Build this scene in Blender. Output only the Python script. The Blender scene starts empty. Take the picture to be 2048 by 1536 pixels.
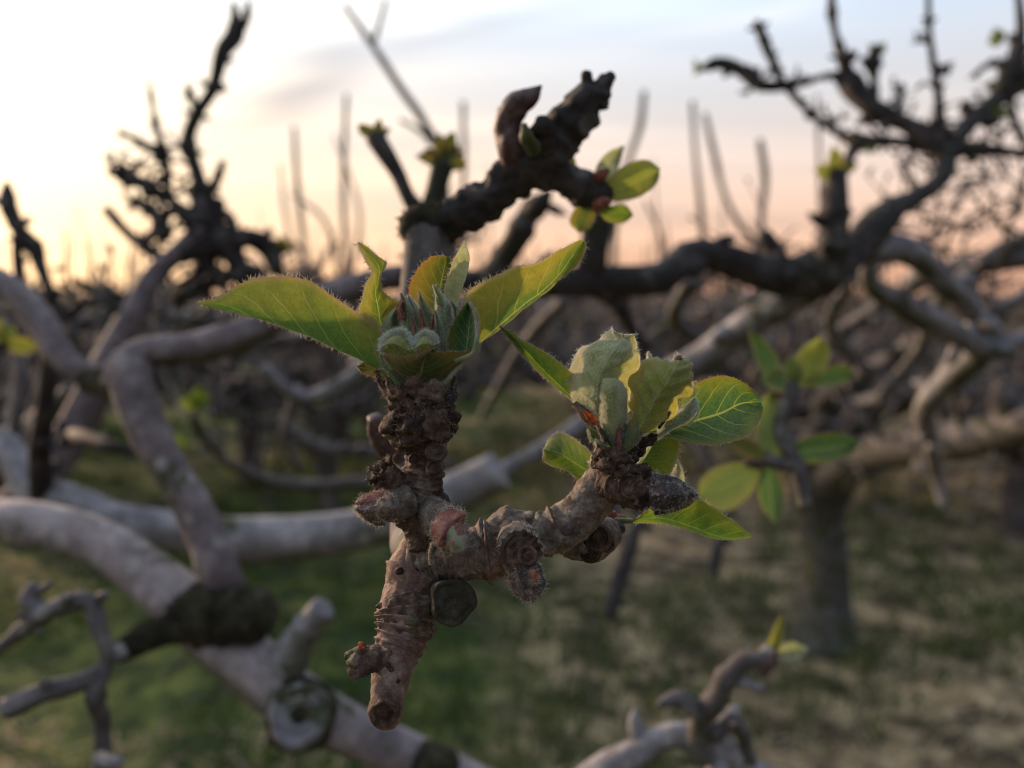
import bpy, math, random
import numpy as np
from mathutils import Vector, Matrix
random.seed(7); RNG = np.random.default_rng(7)
S = bpy.context.scene
COL = S.collection

# ------------------------------------------------------------------ camera
FPX = 1610.0                      # focal length in pixels of the 2048 wide photograph
CAMZ = 1.30
PITCH = math.radians(6.3)         # looking slightly down
cd = bpy.data.cameras.new('camera')
cam = bpy.data.objects.new('camera', cd); COL.objects.link(cam); S.camera = cam
cd.sensor_width = 36.0; cd.lens = FPX / 2048 * 36.0
cd.clip_start = 0.01; cd.clip_end = 2000
cam.location = (0, 0, CAMZ); cam.rotation_euler = (math.pi / 2 - PITCH, 0, 0)
FOCUS = 0.128
cd.dof.use_dof = True; cd.dof.focus_distance = FOCUS; cd.dof.aperture_fstop = cd.lens / 2.3
CAM = np.array([0, 0, CAMZ])
FW = np.array([0, math.cos(PITCH), -math.sin(PITCH)])
RT = np.array([1.0, 0, 0]); UP = np.array([0, math.sin(PITCH), math.cos(PITCH)])
def P(x, y, d):
    return CAM + d * (FW + (x - 1024) / FPX * RT + (768 - y) / FPX * UP)

# ------------------------------------------------------------------ node helper
def N(t, typ, ins=None, **props):
    n = t.nodes.new('ShaderNode' + typ)
    for k, v in props.items(): setattr(n, k, v)
    for k, v in (ins or {}).items():
        s = n.inputs[k]
        if isinstance(v, bpy.types.NodeSocket): t.links.new(v, s)
        elif isinstance(v, (tuple, list)) and s.type == 'RGBA' and len(v) == 3: s.default_value = (*v, 1)
        else: s.default_value = v
    return n
def M_(t, op, a, b=0.0, c=None, clamp=False):
    ins = {0: a, 1: b}
    if c is not None: ins[2] = c
    return N(t, 'Math', ins, operation=op, use_clamp=clamp).outputs[0]
def MIX(t, f, a, b, mode='MIX'):
    n = N(t, 'Mix', {}, data_type='RGBA', blend_type=mode)
    for k, v in ((0, f), (6, a), (7, b)):
        s = n.inputs[k]
        if isinstance(v, bpy.types.NodeSocket): t.links.new(v, s)
        elif k == 0: s.default_value = v
        else: s.default_value = (*v, 1) if len(v) == 3 else v
    return n.outputs[2]
def RAMP(t, f, stops, interp='LINEAR'):
    n = N(t, 'ValToRGB', {0: f}); r = n.color_ramp; r.interpolation = interp
    while len(r.elements) < len(stops): r.elements.new(0.5)
    for e, (p, c) in zip(r.elements, stops):
        e.position = p; e.color = (*c, 1) if isinstance(c, (tuple, list)) else (c, c, c, 1)
    return n.outputs[0]
def STEP(t, x, a, b):
    return N(t, 'MapRange', {0: x, 1: a, 2: b, 3: 0.0, 4: 1.0}, interpolation_type='SMOOTHSTEP').outputs[0]
def NOISE(t, vec, scale, detail=4, rough=0.55, dist=0.0):
    return N(t, 'TexNoise', {'Vector': vec, 'Scale': scale, 'Detail': detail, 'Roughness': rough, 'Distortion': dist}).outputs[0]

# ------------------------------------------------------------------ sky and sun
SUN_AZ = math.radians(-52.0); SUN_EL = math.radians(12.0)
SD = np.array([math.sin(SUN_AZ) * math.cos(SUN_EL), math.cos(SUN_AZ) * math.cos(SUN_EL), math.sin(SUN_EL)])
W = bpy.data.worlds.new('World'); S.world = W; W.use_nodes = True
wt = W.node_tree; wt.nodes.clear()
sky = N(wt, 'TexSky', sky_type='NISHITA', sun_disc=False, sun_elevation=SUN_EL, sun_rotation=SUN_AZ,
        air_density=1.0, dust_density=1.5, ozone_density=1.0)
tc = N(wt, 'TexCoord').outputs['Generated']
dirn = N(wt, 'VectorMath', {0: tc}, operation='NORMALIZE').outputs[0]
sx = N(wt, 'SeparateXYZ', {0: dirn}).outputs
zz = M_(wt, 'MAXIMUM', sx[2], 0.0)
dot = M_(wt, 'MAXIMUM', N(wt, 'VectorMath', {0: dirn, 1: tuple(SD)}, operation='DOT_PRODUCT').outputs['Value'], 0.0)
veil = RAMP(wt, zz, [(0.0, (.86, .43, .26)), (.05, (.88, .50, .33)), (.12, (.86, .61, .47)), (.20, (.80, .71, .65)),
                     (.32, (.72, .83, .94)), (.6, (.84, .94, 1.08)), (1.0, (.86, .96, 1.10))])
# thin cloud streaks on a flat layer high up
iz = M_(wt, 'DIVIDE', 1.0, M_(wt, 'ADD', zz, 0.12))
pl = N(wt, 'VectorMath', {0: dirn, 'Scale': iz}, operation='SCALE').outputs[0]
mp = N(wt, 'Mapping', {0: pl, 'Location': (1.7, 0.35, 0), 'Rotation': (0, 0, math.radians(-62)), 'Scale': (0.32, 1.5, 0)}).outputs[0]
cn = NOISE(wt, mp, 0.95, 3, .5, .35)
streak = STEP(wt, cn, .40, .70)
g8 = M_(wt, 'POWER', dot, 4.0); g40 = M_(wt, 'POWER', dot, 12.0)
g2 = M_(wt, 'POWER', dot, 3.0)
glow = MIX(wt, 1.0, MIX(wt, g8, (0, 0, 0), (1.0, .73, .35)), MIX(wt, g40, (0, 0, 0), (1.0, .84, .48)), 'ADD')
lit = MIX(wt, g2, (1.05, 1.06, 1.10), (1.25, 1.12, .98))
sd2 = N(wt, 'VectorMath', {0: dirn, 1: tuple(SD * np.array([1, 1, 0]))}, operation='DOT_PRODUCT').outputs['Value']
away = RAMP(wt, M_(wt, 'MULTIPLY_ADD', sd2, .5, .5), [(0.0, (.28, .32, .38)), (.22, (.42, .46, .53)), (.40, (.72, .76, .82)), (.56, (1, 1, 1))])
veil = MIX(wt, 1.0, veil, away, 'MULTIPLY')
base = MIX(wt, 1.0, veil, MIX(wt, streak, (.88, .90, .95), lit), 'MULTIPLY')
# one grey cloud bank and one bright wisp low in the sunward half of the sky
fy = M_(wt, 'MAXIMUM', sx[1], .05)
cu = M_(wt, 'DIVIDE', sx[0], fy); cw = M_(wt, 'DIVIDE', sx[2], fy)
def blob(u0, w0, ang, la, lb):
    du = M_(wt, 'SUBTRACT', cu, u0); dw = M_(wt, 'ADD', M_(wt, 'SUBTRACT', cw, w0), M_(wt, 'MULTIPLY', M_(wt, 'SUBTRACT', cn, .5), .12))
    c, s_ = math.cos(ang), math.sin(ang)
    p = M_(wt, 'DIVIDE', M_(wt, 'ADD', M_(wt, 'MULTIPLY', du, c), M_(wt, 'MULTIPLY', dw, s_)), la)
    q = M_(wt, 'DIVIDE', M_(wt, 'SUBTRACT', M_(wt, 'MULTIPLY', dw, c), M_(wt, 'MULTIPLY', du, s_)), lb)
    return M_(wt, 'POWER', 2.718, M_(wt, 'MULTIPLY', M_(wt, 'ADD', M_(wt, 'POWER', M_(wt, 'ABSOLUTE', p), 2.0), M_(wt, 'POWER', M_(wt, 'ABSOLUTE', q), 2.0)), -1.0))
bank = M_(wt, 'MAXIMUM', blob(-.25, .245, .45, .10, .030), M_(wt, 'MULTIPLY', blob(-.08, .305, .30, .16, .018), .45))
wisp = M_(wt, 'MAXIMUM', blob(.30, .335, .22, .16, .012), blob(-.20, .33, .25, .20, .03))
both = MIX(wt, 1.0, base, MIX(wt, streak, MIX(wt, 1.0, glow, (.72, .72, .74), 'MULTIPLY'), glow), 'ADD')
SKS = 0.10
both = MIX(wt, 1.0, both, MIX(wt, wisp, MIX(wt, bank, (1, 1, 1), (.62, .62, .68)), (1.16, 1.09, 1.04)), 'MULTIPLY')
mixed = MIX(wt, .86, sky.outputs[0], MIX(wt, 1.0, both, (1 / SKS,) * 3, 'MULTIPLY'))
bg = N(wt, 'Background', {0: mixed, 1: SKS})
wt.links.new(bg.outputs[0], N(wt, 'OutputWorld').inputs[0])
sl = bpy.data.lights.new('sun', 'SUN'); so = bpy.data.objects.new('sun', sl); COL.objects.link(so)
sl.energy = 5.0; sl.angle = math.radians(3.0); sl.color = (1.0, .67, .45)
so.rotation_euler = Vector(SD).to_track_quat('Z', 'Y').to_euler(); so.location = (-3, 4, 5)
S.view_settings.view_transform = 'Standard'; S.view_settings.look = 'None'
S.view_settings.exposure = 0.3; S.view_settings.gamma = 1.0; S.view_settings.use_curve_mapping = False
S.cycles.use_denoising = True; S.cycles.use_adaptive_sampling = False; S.cycles.sample_clamp_indirect = 1.5; S.cycles.sample_clamp_direct = 6.0; S.cycles.filter_width = 1.0; S.cycles.max_bounces = 8; S.cycles.transparent_max_bounces = 8

# ------------------------------------------------------------------ geometry helpers (numpy)
def _hash(i, j, k):
    h = (i * 374761393 + j * 668265263 + k * 2147483647 + 1013904223) & 0xffffffff
    h = ((h ^ (h >> 13)) * 1274126177) & 0xffffffff
    h = h ^ (h >> 16)
    return (h & 0xffff) / 32767.5 - 1.0
def vnoise(p):
    f = np.floor(p).astype(np.int64); u = p - f; u = u * u * (3 - 2 * u)
    i, j, k = f[:, 0], f[:, 1], f[:, 2]
    r = 0
    for a in (0, 1):
        for b in (0, 1):
            for c in (0, 1):
                w = (u[:, 0] if a else 1 - u[:, 0]) * (u[:, 1] if b else 1 - u[:, 1]) * (u[:, 2] if c else 1 - u[:, 2])
                r = r + w * _hash(i + a, j + b, k + c)
    return r
def fbm(p, o=3):
    r = 0; a = 1.0; q = p + 17.3
    for _ in range(o):
        r = r + a * vnoise(q); q = q * 2.03 + 5.1; a *= .5
    return r
def norm(v): return v / np.maximum(np.linalg.norm(v, axis=-1, keepdims=True), 1e-12)
def spline(pts, n):
    p = np.asarray(pts, float)
    if len(p) == 2: return p[0] + (p[1] - p[0]) * np.linspace(0, 1, n)[:, None]
    t = np.concatenate([[0], np.cumsum(np.maximum(np.linalg.norm(np.diff(p[:, :3], axis=0), axis=1), 1e-7))])
    m = np.gradient(p, t, axis=0)
    s = np.linspace(0, t[-1], n); k = np.clip(np.searchsorted(t, s, side='right') - 1, 0, len(t) - 2)
    h = (t[k + 1] - t[k])[:, None]; u = ((s - t[k])[:, None]) / h
    return ((2*u**3 - 3*u**2 + 1) * p[k] + (u**3 - 2*u**2 + u) * h * m[k] + (-2*u**3 + 3*u**2) * p[k+1] + (u**3 - u**2) * h * m[k+1])

class MB:
    """collects vertices, faces, uvs, material indices"""
    def __init__(s): s.v = []; s.f = []; s.u = []; s.m = []; s.n = 0
    def add(s, v, faces, uv=None, mat=0):
        v = np.asarray(v, float)
        for f in faces:
            f = np.asarray(f, np.int64)
            if len(f): s.f.append(f + s.n); s.m.append(np.full(len(f), mat, np.int32))
        s.v.append(v); s.u.append(np.zeros((len(v), 2)) if uv is None else np.asarray(uv, float)); s.n += len(v)
        return s
    def build(s, name, mats, parent=None, origin=None, smooth=True):
        v = np.concatenate(s.v); u = np.concatenate(s.u)
        o0 = np.array(parent_origin(parent)) if parent is not None else (np.asarray(origin, float) if origin is not None else np.zeros(3))
        v = v - o0
        me = bpy.data.meshes.new(name)
        lt = np.concatenate([np.full(len(f), f.shape[1], np.int32) for f in s.f])
        lv = np.concatenate([f.ravel() for f in s.f]).astype(np.int32)
        ls = np.concatenate([[0], np.cumsum(lt)[:-1]]).astype(np.int32)
        me.vertices.add(len(v)); me.vertices.foreach_set('co', v.astype(np.float32).ravel())
        me.loops.add(len(lv)); me.loops.foreach_set('vertex_index', lv)
        me.polygons.add(len(lt)); me.polygons.foreach_set('loop_start', ls); me.polygons.foreach_set('loop_total', lt)
        if not isinstance(mats, (list, tuple)): mats = [mats]
        for m in mats: me.materials.append(m)
        me.polygons.foreach_set('material_index', np.concatenate(s.m))
        me.update(calc_edges=True)
        ul = me.uv_layers.new(name='uv'); ul.data.foreach_set('uv', u[lv].astype(np.float32).ravel())
        me.polygons.foreach_set('use_smooth', np.full(len(lt), smooth))
        me.validate(); me.update()
        ob = bpy.data.objects.new(name, me); COL.objects.link(ob)
        if parent is not None: ob.parent = parent
        elif origin is not None: ob.location = origin
        return ob
def parent_origin(o):
    l = Vector((0, 0, 0))
    while o is not None: l = l + Vector(o.location); o = o.parent
    return l
def tag(o, label=None, cat=None, group=None, kind=None):
    for k, v in (('label', label), ('category', cat), ('group', group), ('kind', kind)):
        if v: o[k] = v
    return o
def thing(name, loc, label, cat, group=None):
    o = bpy.data.objects.new(name, None); COL.objects.link(o); o.location = tuple(loc); o.empty_display_size = .01
    return tag(o, label, cat, group)

def frames(c):
    t = norm(np.gradient(c, axis=0)); n = np.zeros_like(t)
    a = np.array([0, 0, 1.0]) if abs(t[0, 2]) < .8 else np.array([1.0, 0, 0])
    n[0] = norm(np.cross(t[0], np.cross(a, t[0])))
    for i in range(1, len(t)):
        w = n[i-1] - t[i] * np.dot(n[i-1], t[i]); n[i] = w / max(np.linalg.norm(w), 1e-9)
    return t, n, np.cross(t, n)
def tube(mb, pts, seg=10, n=None, amp=0.0, scale=100.0, rings=(), wr=None, caps=(1, 1), mat=0, seed=0.0, oct=3, flat=1.0):
    """pts: (x,y,z,r); amp: relative radial noise; rings: (t, rel height, t width); wr: f(t)->(relative amplitude), fine wrinkles"""
    q = np.asarray(pts, float)
    n = n or max(4, len(q) * 4)
    s = spline(q, n); c, r = s[:, :3], np.maximum(s[:, 3], 1e-6)
    c0, c1 = caps
    # rounded ends: add shrinking rings
    t, a, b = frames(c)
    cs, rs, ts, as_, bs, tt = [c], [r], [t], [a], [b], [np.linspace(0, 1, n)]
    if c1:
        k = np.array([.35, .6, .8, .94, 1.0]); 
        cs.append(c[-1] + t[-1] * (r[-1] * c1 * k)[:, None]); rs.append(r[-1] * np.sqrt(np.maximum(1 - k**2, 1e-4)))
        for L, x in ((ts, t), (as_, a), (bs, b)): L.append(np.repeat(x[-1:], 5, 0))
        tt.append(np.ones(5))
    if c0:
        k = np.array([1.0, .94, .8, .6, .35])
        cs.insert(0, c[0] - t[0] * (r[0] * c0 * k)[:, None]); rs.insert(0, r[0] * np.sqrt(np.maximum(1 - k**2, 1e-4)))
        for L, x in ((ts, t), (as_, a), (bs, b)): L.insert(0, np.repeat(x[:1], 5, 0))
        tt.insert(0, np.zeros(5))
    c = np.concatenate(cs); r = np.concatenate(rs); a = np.concatenate(as_); b = np.concatenate(bs); tt = np.concatenate(tt)
    m = len(c); th = np.linspace(0, 2 * math.pi, seg, endpoint=False)
    d = a[:, None] * np.cos(th)[None, :, None] + b[:, None] * (np.sin(th) * flat)[None, :, None]
    base = c[:, None] + d * r[:, None, None]
    R = np.ones((m, seg))
    if amp: R += amp * fbm(base.reshape(-1, 3) * scale + seed, oct).reshape(m, seg)
    if len(rings) or wr is not None:
        jit = fbm(np.stack([np.cos(th) * 1.3 + seed, np.sin(th) * 1.3, th * 0 + 3], 1), 2)
        for (rt, h, w) in rings:
            x = (tt[:, None] - rt - .35 * w * jit[None, :]) / w
            R += h * np.where(x < 0, np.exp(-(x * .8)**2), np.exp(-(x * 2.4)**2)) * (1 + .35 * np.roll(jit, 3))[None, :]
        if wr is not None:
            A = np.array([wr(x) for x in tt])[:, None]
            L = np.concatenate([[0], np.cumsum(np.linalg.norm(np.diff(c, axis=0), axis=1))])
            ph = L[:, None] * 2 * math.pi / .0011 + 4.5 * jit[None, :] + 4.0 * vnoise(base.reshape(-1, 3) * 500).reshape(m, seg)
            R += A * (np.abs(np.sin(ph / 2)) ** .7 - .6)
    v = (c[:, None] + d * (r[:, None] * R)[..., None]).reshape(-1, 3)
    i = np.arange(m - 1)[:, None] * seg; j = np.arange(seg)[None, :]; j2 = (j + 1) % seg
    quads = np.stack([i + j, i + j2, i + seg + j2, i + seg + j], -1).reshape(-1, 4)
    uv = np.stack([np.repeat(tt, seg), np.tile(th / 6.2832, m)], 1)
    extra = [np.array([list(range(seg))[::-1]]), np.array([[(m - 1) * seg + k for k in range(seg)]])]
    mb.add(v, [quads] + extra, uv, mat)
    return v.reshape(m, seg, 3)
def lathe(mb, pos, axis, prof, seg=28, amp=.06, scale=600., mat=0, seed=0.0, poly=0.0):
    """prof: (r, h) along the axis from the outside in"""
    ax = norm(np.asarray(axis, float)); a = np.array([0, 0, 1.0]) if abs(ax[2]) < .8 else np.array([1.0, 0, 0])
    u = norm(np.cross(a, ax)); w = np.cross(ax, u)
    pr = np.asarray(prof, float); pr = spline(np.c_[pr, np.zeros((len(pr), 1))], len(pr) * 4)[:, :2] if len(pr) > 2 else pr
    th = np.linspace(0, 2 * math.pi, seg, endpoint=False)
    pg = 1 + poly * np.sin(3 * th + seed) + poly * .7 * np.sin(5 * th + seed * 2)
    d = u[None] * np.cos(th)[:, None] + w[None] * np.sin(th)[:, None]
    base = np.asarray(pos) + (d * pg[:, None])[None] * pr[:, 0][:, None, None] + ax * pr[:, 1][:, None, None]
    nz = fbm(base.reshape(-1, 3) * scale + seed, 3).reshape(len(pr), seg)
    rm = pr[:, 0].max()
    v = base + ax * (nz * amp * rm)[..., None] + d[None] * (np.roll(nz, 5, 1) * amp * pr[:, 0][:, None] * .8)[..., None]
    m = len(pr); i = np.arange(m - 1)[:, None] * seg; j = np.arange(seg)[None, :]; j2 = (j + 1) % seg
    quads = np.stack([i + j, i + j2, i + seg + j2, i + seg + j], -1).reshape(-1, 4)
    mb.add(v.reshape(-1, 3), [quads, np.array([[(m - 1) * seg + k for k in range(seg)]])], np.stack([np.repeat(pr[:, 0] / rm, seg), np.tile(th, m)], 1), mat)
def hairs(mb, root, dirs, length, rad, curl=.5, mat=0, rng=RNG):
    n = len(root)
    if not n: return
    d = norm(dirs); L = np.asarray(length).reshape(-1, 1) * np.ones((n, 1))
    s1 = norm(np.cross(d, rng.normal(size=(n, 3)))); s2 = np.cross(d, s1)
    bend = s1 * curl
    ks = [0, .4, .75]; V = []
    for k in ks:
        c = root + d * L * k + bend * L * k * k; rr = rad * (1 - .75 * k)
        for a in (0, 2.094, 4.189): V.append(c + (s1 * math.cos(a) + s2 * math.sin(a)) * rr)
    V.append(root + d * L * .95 + bend * L)
    V = np.stack(V, 1)                                   # n,10,3
    o = (np.arange(n) * 10)[:, None]; q = []
    for k in (0, 1):
        for a in range(3): q.append([k*3 + a, k*3 + (a+1) % 3, k*3 + 3 + (a+1) % 3, k*3 + 3 + a])
    q = (o[:, :, None] + np.array(q)[None]).reshape(-1, 4)
    t3 = (o[:, :, None] + np.array([[6, 7, 9], [7, 8, 9], [8, 6, 9]])[None]).reshape(-1, 3)
    mb.add(V.reshape(-1, 3), [q, t3], None, mat)
def sheet(A, Mi, B, n=60, m=9, crease=.35, puff=0.0, veins=7, ser=0.0, teeth=26, wav=0.0, seed=0.0):
    """leaf blade lofted between its two edges and its midrib (base to tip)"""
    A, Mi, B = spline(A, n), spline(Mi, n), spline(B, n)
    v = np.linspace(-1, 1, 2 * m + 1); u = np.linspace(0, 1, n)
    q = Mi[:, None] + (B - A)[:, None] / 2 * v[None, :, None] + (A + B - 2 * Mi)[:, None] / 2 * (v**2)[None, :, None]
    lin = np.where(v[None, :, None] < 0, Mi[:, None] + (A - Mi)[:, None] * (-v)[None, :, None], Mi[:, None] + (B - Mi)[:, None] * v[None, :, None])
    g = q * (1 - crease) + lin * crease
    du = np.gradient(g, axis=0); dv = np.gradient(g, axis=1); nr = norm(np.cross(du, dv))
    wid = np.linalg.norm(B - Mi, axis=1) + np.linalg.norm(A - Mi, axis=1)
    if puff or wav:
        av = np.abs(v)[None, :]
        ph = np.abs(((u[:, None] * veins * 1.15 - av ** 1.2 * 1.5) % 1) - .5) * 2
        h = puff * wid.max() * (.5 - ph) * np.sqrt(np.clip(av * 3, 0, 1)) * (1 - av ** 4) * np.sin(u * math.pi)[:, None]
        h = h + wav * wid.max() * fbm(np.stack(np.broadcast_arrays(u[:, None] * 5 + seed, v[None, :] * 1.5, 0 * u[:, None] + seed), -1).reshape(-1, 3), 2).reshape(n, -1) * (.25 + .75 * np.abs(v)[None, :])
        g = g + nr * h[..., None]
    if ser:
        saw = ((u * teeth) % 1)
        for e, i1, i2 in ((0, 0, 1), (-1, -1, -2)):
            out = norm(g[:, i1] - g[:, i2]); f = saw * np.sin(np.clip(u, .03, .97) * math.pi) ** .4
            g[:, e] = g[:, e] + out * (ser * f)[:, None] + norm(du[:, e]) * (ser * .5 * f)[:, None]
    return g, nr
def grid_faces(n, w):
    i = np.arange(n - 1)[:, None] * w; j = np.arange(w - 1)[None, :]
    return np.stack([i + j, i + j + 1, i + w + j + 1, i + w + j], -1).reshape(-1, 4)
def lift(pl, z, d0):
    """pixel outline (x, y[, z]) at depth d0 + z mm; z: numbers spread evenly over the outline"""
    n = len(pl); zi = np.interp(np.linspace(0, 1, n), np.linspace(0, 1, len(z)), z)
    return np.array([P(p[0], p[1], d0 + ((p[2] if len(p) > 2 else zi[i]) / 1000)) for i, p in enumerate(pl)])
LEAFN = [0]
def leaf(parent, A, Mi, B, mat, zA=(0,), zM=(0,), zB=(0,), d0=FOCUS, name='leaf', edge=1.0, wool=0, ser=.0003, n=72, m=10,
         crease=.35, puff=.012, wav=.02, hl=.0006, teeth=28, hm=None, label=None, sides=(1, -1), wl=.0006, both=False, keel=0):
    LEAFN[0] += 1; sd = LEAFN[0] * 3.7
    if isinstance(A, np.ndarray): a3, m3, b3 = A, Mi, B
    else: a3, m3, b3 = lift(A, zA, d0), lift(Mi, zM, d0), lift(B, zB, d0)
    g, nr = sheet(a3, m3, b3, n, m, crease, puff, 7, ser, teeth, wav, sd)
    w = 2 * m + 1
    u = np.linspace(0, 1, n); v = np.linspace(0, 1, w)
    uv = np.stack(np.broadcast_arrays(u[:, None], v[None, :]), -1).reshape(-1, 2)
    mb = MB(); mb.add(g.reshape(-1, 3), [grid_faces(n, w)], uv, 0)
    if edge or wool or keel:
        hm_ = 1
        for i1, i2 in ((0, 1), (-1, -2)):
            L = np.linalg.norm(np.diff(g[:, i1], axis=0), axis=1).sum()
            k = int(L / .00016 * edge); 
            if k < 1: continue
            t = RNG.uniform(0.02, .995, k) * (n - 1); i = np.minimum(t.astype(int), n - 2); f = (t - i)[:, None]
            pt = g[i, i1] * (1 - f) + g[i + 1, i1] * f
            out = norm(g[i, i1] - g[i, i2])
            d = out + RNG.normal(size=(k, 3)) * .55 + nr[i, i1] * RNG.normal(size=(k, 1)) * .4
            hairs(mb, pt, d, RNG.uniform(.35, 1.3, k) * hl * 1.35, .000036, .45, hm_)
        if keel:
            k = int(np.linalg.norm(np.diff(g[:, m], axis=0), axis=1).sum() / .00014 * keel)
            t = RNG.uniform(0.02, .99, k) * (n - 1); i = np.minimum(t.astype(int), n - 2); f = (t - i)[:, None]
            pt = g[i, m] * (1 - f) + g[i + 1, m] * f
            out = norm(2 * g[i, m] - g[i, m - 2] - g[i, m + 2] + 1e-7)
            hairs(mb, pt, out + RNG.normal(size=(k, 3)) * .5, RNG.uniform(.35, 1.3, k) * hl * 1.35, .000036, .4, hm_)
        if wool:
            i = RNG.integers(1, n - 1, wool); j = RNG.integers(0, w, wool)
            f = RNG.uniform(-.5, .5, (wool, 1)); pt = g[i, j] + (g[np.clip(i + 1, 0, n - 1), j] - g[i, j]) * f
            nn = nr[i, j]; toc = norm(CAM - pt); sg = np.sign((nn * toc).sum(1, keepdims=True)); nn = nn * sg
            if both: nn = nn * RNG.choice([1, 1, -1], (wool, 1))
            hairs(mb, pt, nn * .45 + RNG.normal(size=(wool, 3)) * .6, RNG.uniform(.5, 1.2, wool) * wl, .000024, .8, hm_)
    ob = mb.build(name, [mat, hm or MAT['hair']], parent)
    if label: ob['label'] = label
    return ob

# ------------------------------------------------------------------ materials
MAT = {}
def new_mat(name):
    m = bpy.data.materials.new(name); m.use_nodes = True; t = m.node_tree; t.nodes.clear()
    MAT[name] = m; return t, N(t, 'OutputMaterial')
def bark(name, c1, c2, c3, moss=0.0, sc=100.0, bump=.4, bd=.001, lich=0.0, mossc=(.055, .06, .02), rough=.8, blot=None, undertint=.0):
    t, o = new_mat(name)
    co = N(t, 'TexCoord').outputs['Object']
    n1 = NOISE(t, co, sc, 5, .6); n2 = NOISE(t, co, sc * 4.3, 5, .65, .6); n3 = NOISE(t, co, sc * .35, 3, .5)
    col = RAMP(t, n1, [(.3, c1), (.5, c2), (.68, c3)])
    col = MIX(t, STEP(t, n2, .42, .7), MIX(t, 1.0, col, (.62, .60, .58), 'MULTIPLY'), col)
    if lich:
        vo = N(t, 'TexVoronoi', {'Vector': co, 'Scale': sc * 1.6, 'Randomness': 1.0}).outputs['Distance']
        col = MIX(t, M_(t, 'MULTIPLY', M_(t, 'MULTIPLY', STEP(t, vo, .34, .2), STEP(t, n3, .45, .6)), lich), col, (.40, .40, .36))
    if blot: col = MIX(t, STEP(t, NOISE(t, co, sc * .8, 4, .6), .56, .66), col, blot)
    if moss or undertint:
        mk = STEP(t, M_(t, 'ADD', n3, M_(t, 'MULTIPLY', M_(t, 'SUBTRACT', n2, .5), .55)), .62 - .25 * moss, .72 - .25 * moss)
        if undertint:
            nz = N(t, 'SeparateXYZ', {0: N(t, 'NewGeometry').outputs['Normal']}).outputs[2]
            mk = M_(t, 'MAXIMUM', mk, M_(t, 'MULTIPLY', STEP(t, nz, .2, -.8), STEP(t, n1, .40, .55))) if undertint < 0 else mk  # negative: the dark green also tints downward-facing bark, broken up by noise
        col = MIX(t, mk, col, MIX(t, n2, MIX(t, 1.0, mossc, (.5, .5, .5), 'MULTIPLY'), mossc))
    b = N(t, 'Bump', {'Strength': bump, 'Distance': bd, 'Height': M_(t, 'ADD', n1, M_(t, 'MULTIPLY', n2, .6))})
    p = N(t, 'BsdfPrincipled', {'Base Color': col, 'Roughness': rough, 'Normal': b.outputs[0], 'Specular IOR Level': .3})
    t.links.new(p.outputs[0], o.inputs[0]); return MAT[name]
def leafmat(name, c, flush, edge, vein, amt=.6, trans=.5, wool=0.0, woolc=(.48, .47, .33), fl=(.25, .9), vs=1.0, rough=.5, spec=.3, nlat=7.0):
    t, o = new_mat(name)
    uv = N(t, 'TexCoord').outputs['UV']; s = N(t, 'SeparateXYZ', {0: uv}).outputs
    co = N(t, 'TexCoord').outputs['Object']
    av = M_(t, 'ABSOLUTE', M_(t, 'MULTIPLY', M_(t, 'SUBTRACT', s[1], .5), 2.0))
    wob = NOISE(t, co, 350, 2); big = NOISE(t, co, 140, 3)
    lat = M_(t, 'SUBTRACT', M_(t, 'MULTIPLY', s[0], nlat), M_(t, 'MULTIPLY', M_(t, 'POWER', av, 1.25), 1.7))
    lat = M_(t, 'ADD', lat, M_(t, 'MULTIPLY', wob, .35))
    dl = M_(t, 'ABSOLUTE', M_(t, 'SUBTRACT', M_(t, 'FRACT', lat), .5))
    vl = M_(t, 'MULTIPLY', STEP(t, dl, .055, .012), STEP(t, av, 1.0, .6))
    vm = STEP(t, av, .05, .018)
    ter = N(t, 'TexVoronoi', {'Vector': N(t, 'Mapping', {0: co}).outputs[0], 'Scale': 1100.0}, feature='DISTANCE_TO_EDGE').outputs['Distance']
    vt = M_(t, 'MULTIPLY', STEP(t, ter, .10, .02), .13)
    ve = M_(t, 'MULTIPLY', M_(t, 'MAXIMUM', M_(t, 'MAXIMUM', vm, M_(t, 'MULTIPLY', vl, .75)), vt), vs, clamp=True)
    f = STEP(t, M_(t, 'ADD', av, M_(t, 'MULTIPLY', M_(t, 'SUBTRACT', big, .5), 1.1)), fl[0], fl[1])
    col = MIX(t, M_(t, 'MULTIPLY', f, amt), c, flush)
    col = MIX(t, STEP(t, NOISE(t, co, 900, 4, .7), .35, .75), MIX(t, 1.0, col, (.78, .78, .74), 'MULTIPLY'), col)
    col = MIX(t, ve, col, vein)
    col = MIX(t, M_(t, 'MULTIPLY', STEP(t, av, .91, 1.0), .7), col, edge)
    if wool:
        wn = NOISE(t, co, 420, 4, .65)
        fib = NOISE(t, co, 2600, 3, .7, 1.5)
        wm = M_(t, 'MULTIPLY', STEP(t, M_(t, 'ADD', wn, M_(t, 'MULTIPLY', fib, .45)), .48, .92), wool)
        col = MIX(t, wm, col, woolc)
    hgt = M_(t, 'ADD', M_(t, 'MULTIPLY', M_(t, 'MAXIMUM', vm, vl), -1.0), M_(t, 'MULTIPLY', ter, .9))
    b = N(t, 'Bump', {'Strength': .35, 'Distance': .00025, 'Height': hgt})
    p = N(t, 'BsdfPrincipled', {'Base Color': col, 'Roughness': rough, 'Normal': b.outputs[0], 'Specular IOR Level': spec, 'Sheen Weight': .25 + wool * .5, 'Sheen Roughness': .5})
    tcol = MIX(t, 1.0, col, (1.05, 1.12, .65), 'MULTIPLY')
    tr = N(t, 'BsdfTranslucent', {'Color': tcol, 'Normal': b.outputs[0]})
    mx = N(t, 'MixShader', {0: trans, 1: p.outputs[0], 2: tr.outputs[0]})
    t.links.new(mx.outputs[0], o.inputs[0]); return MAT[name]
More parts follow.
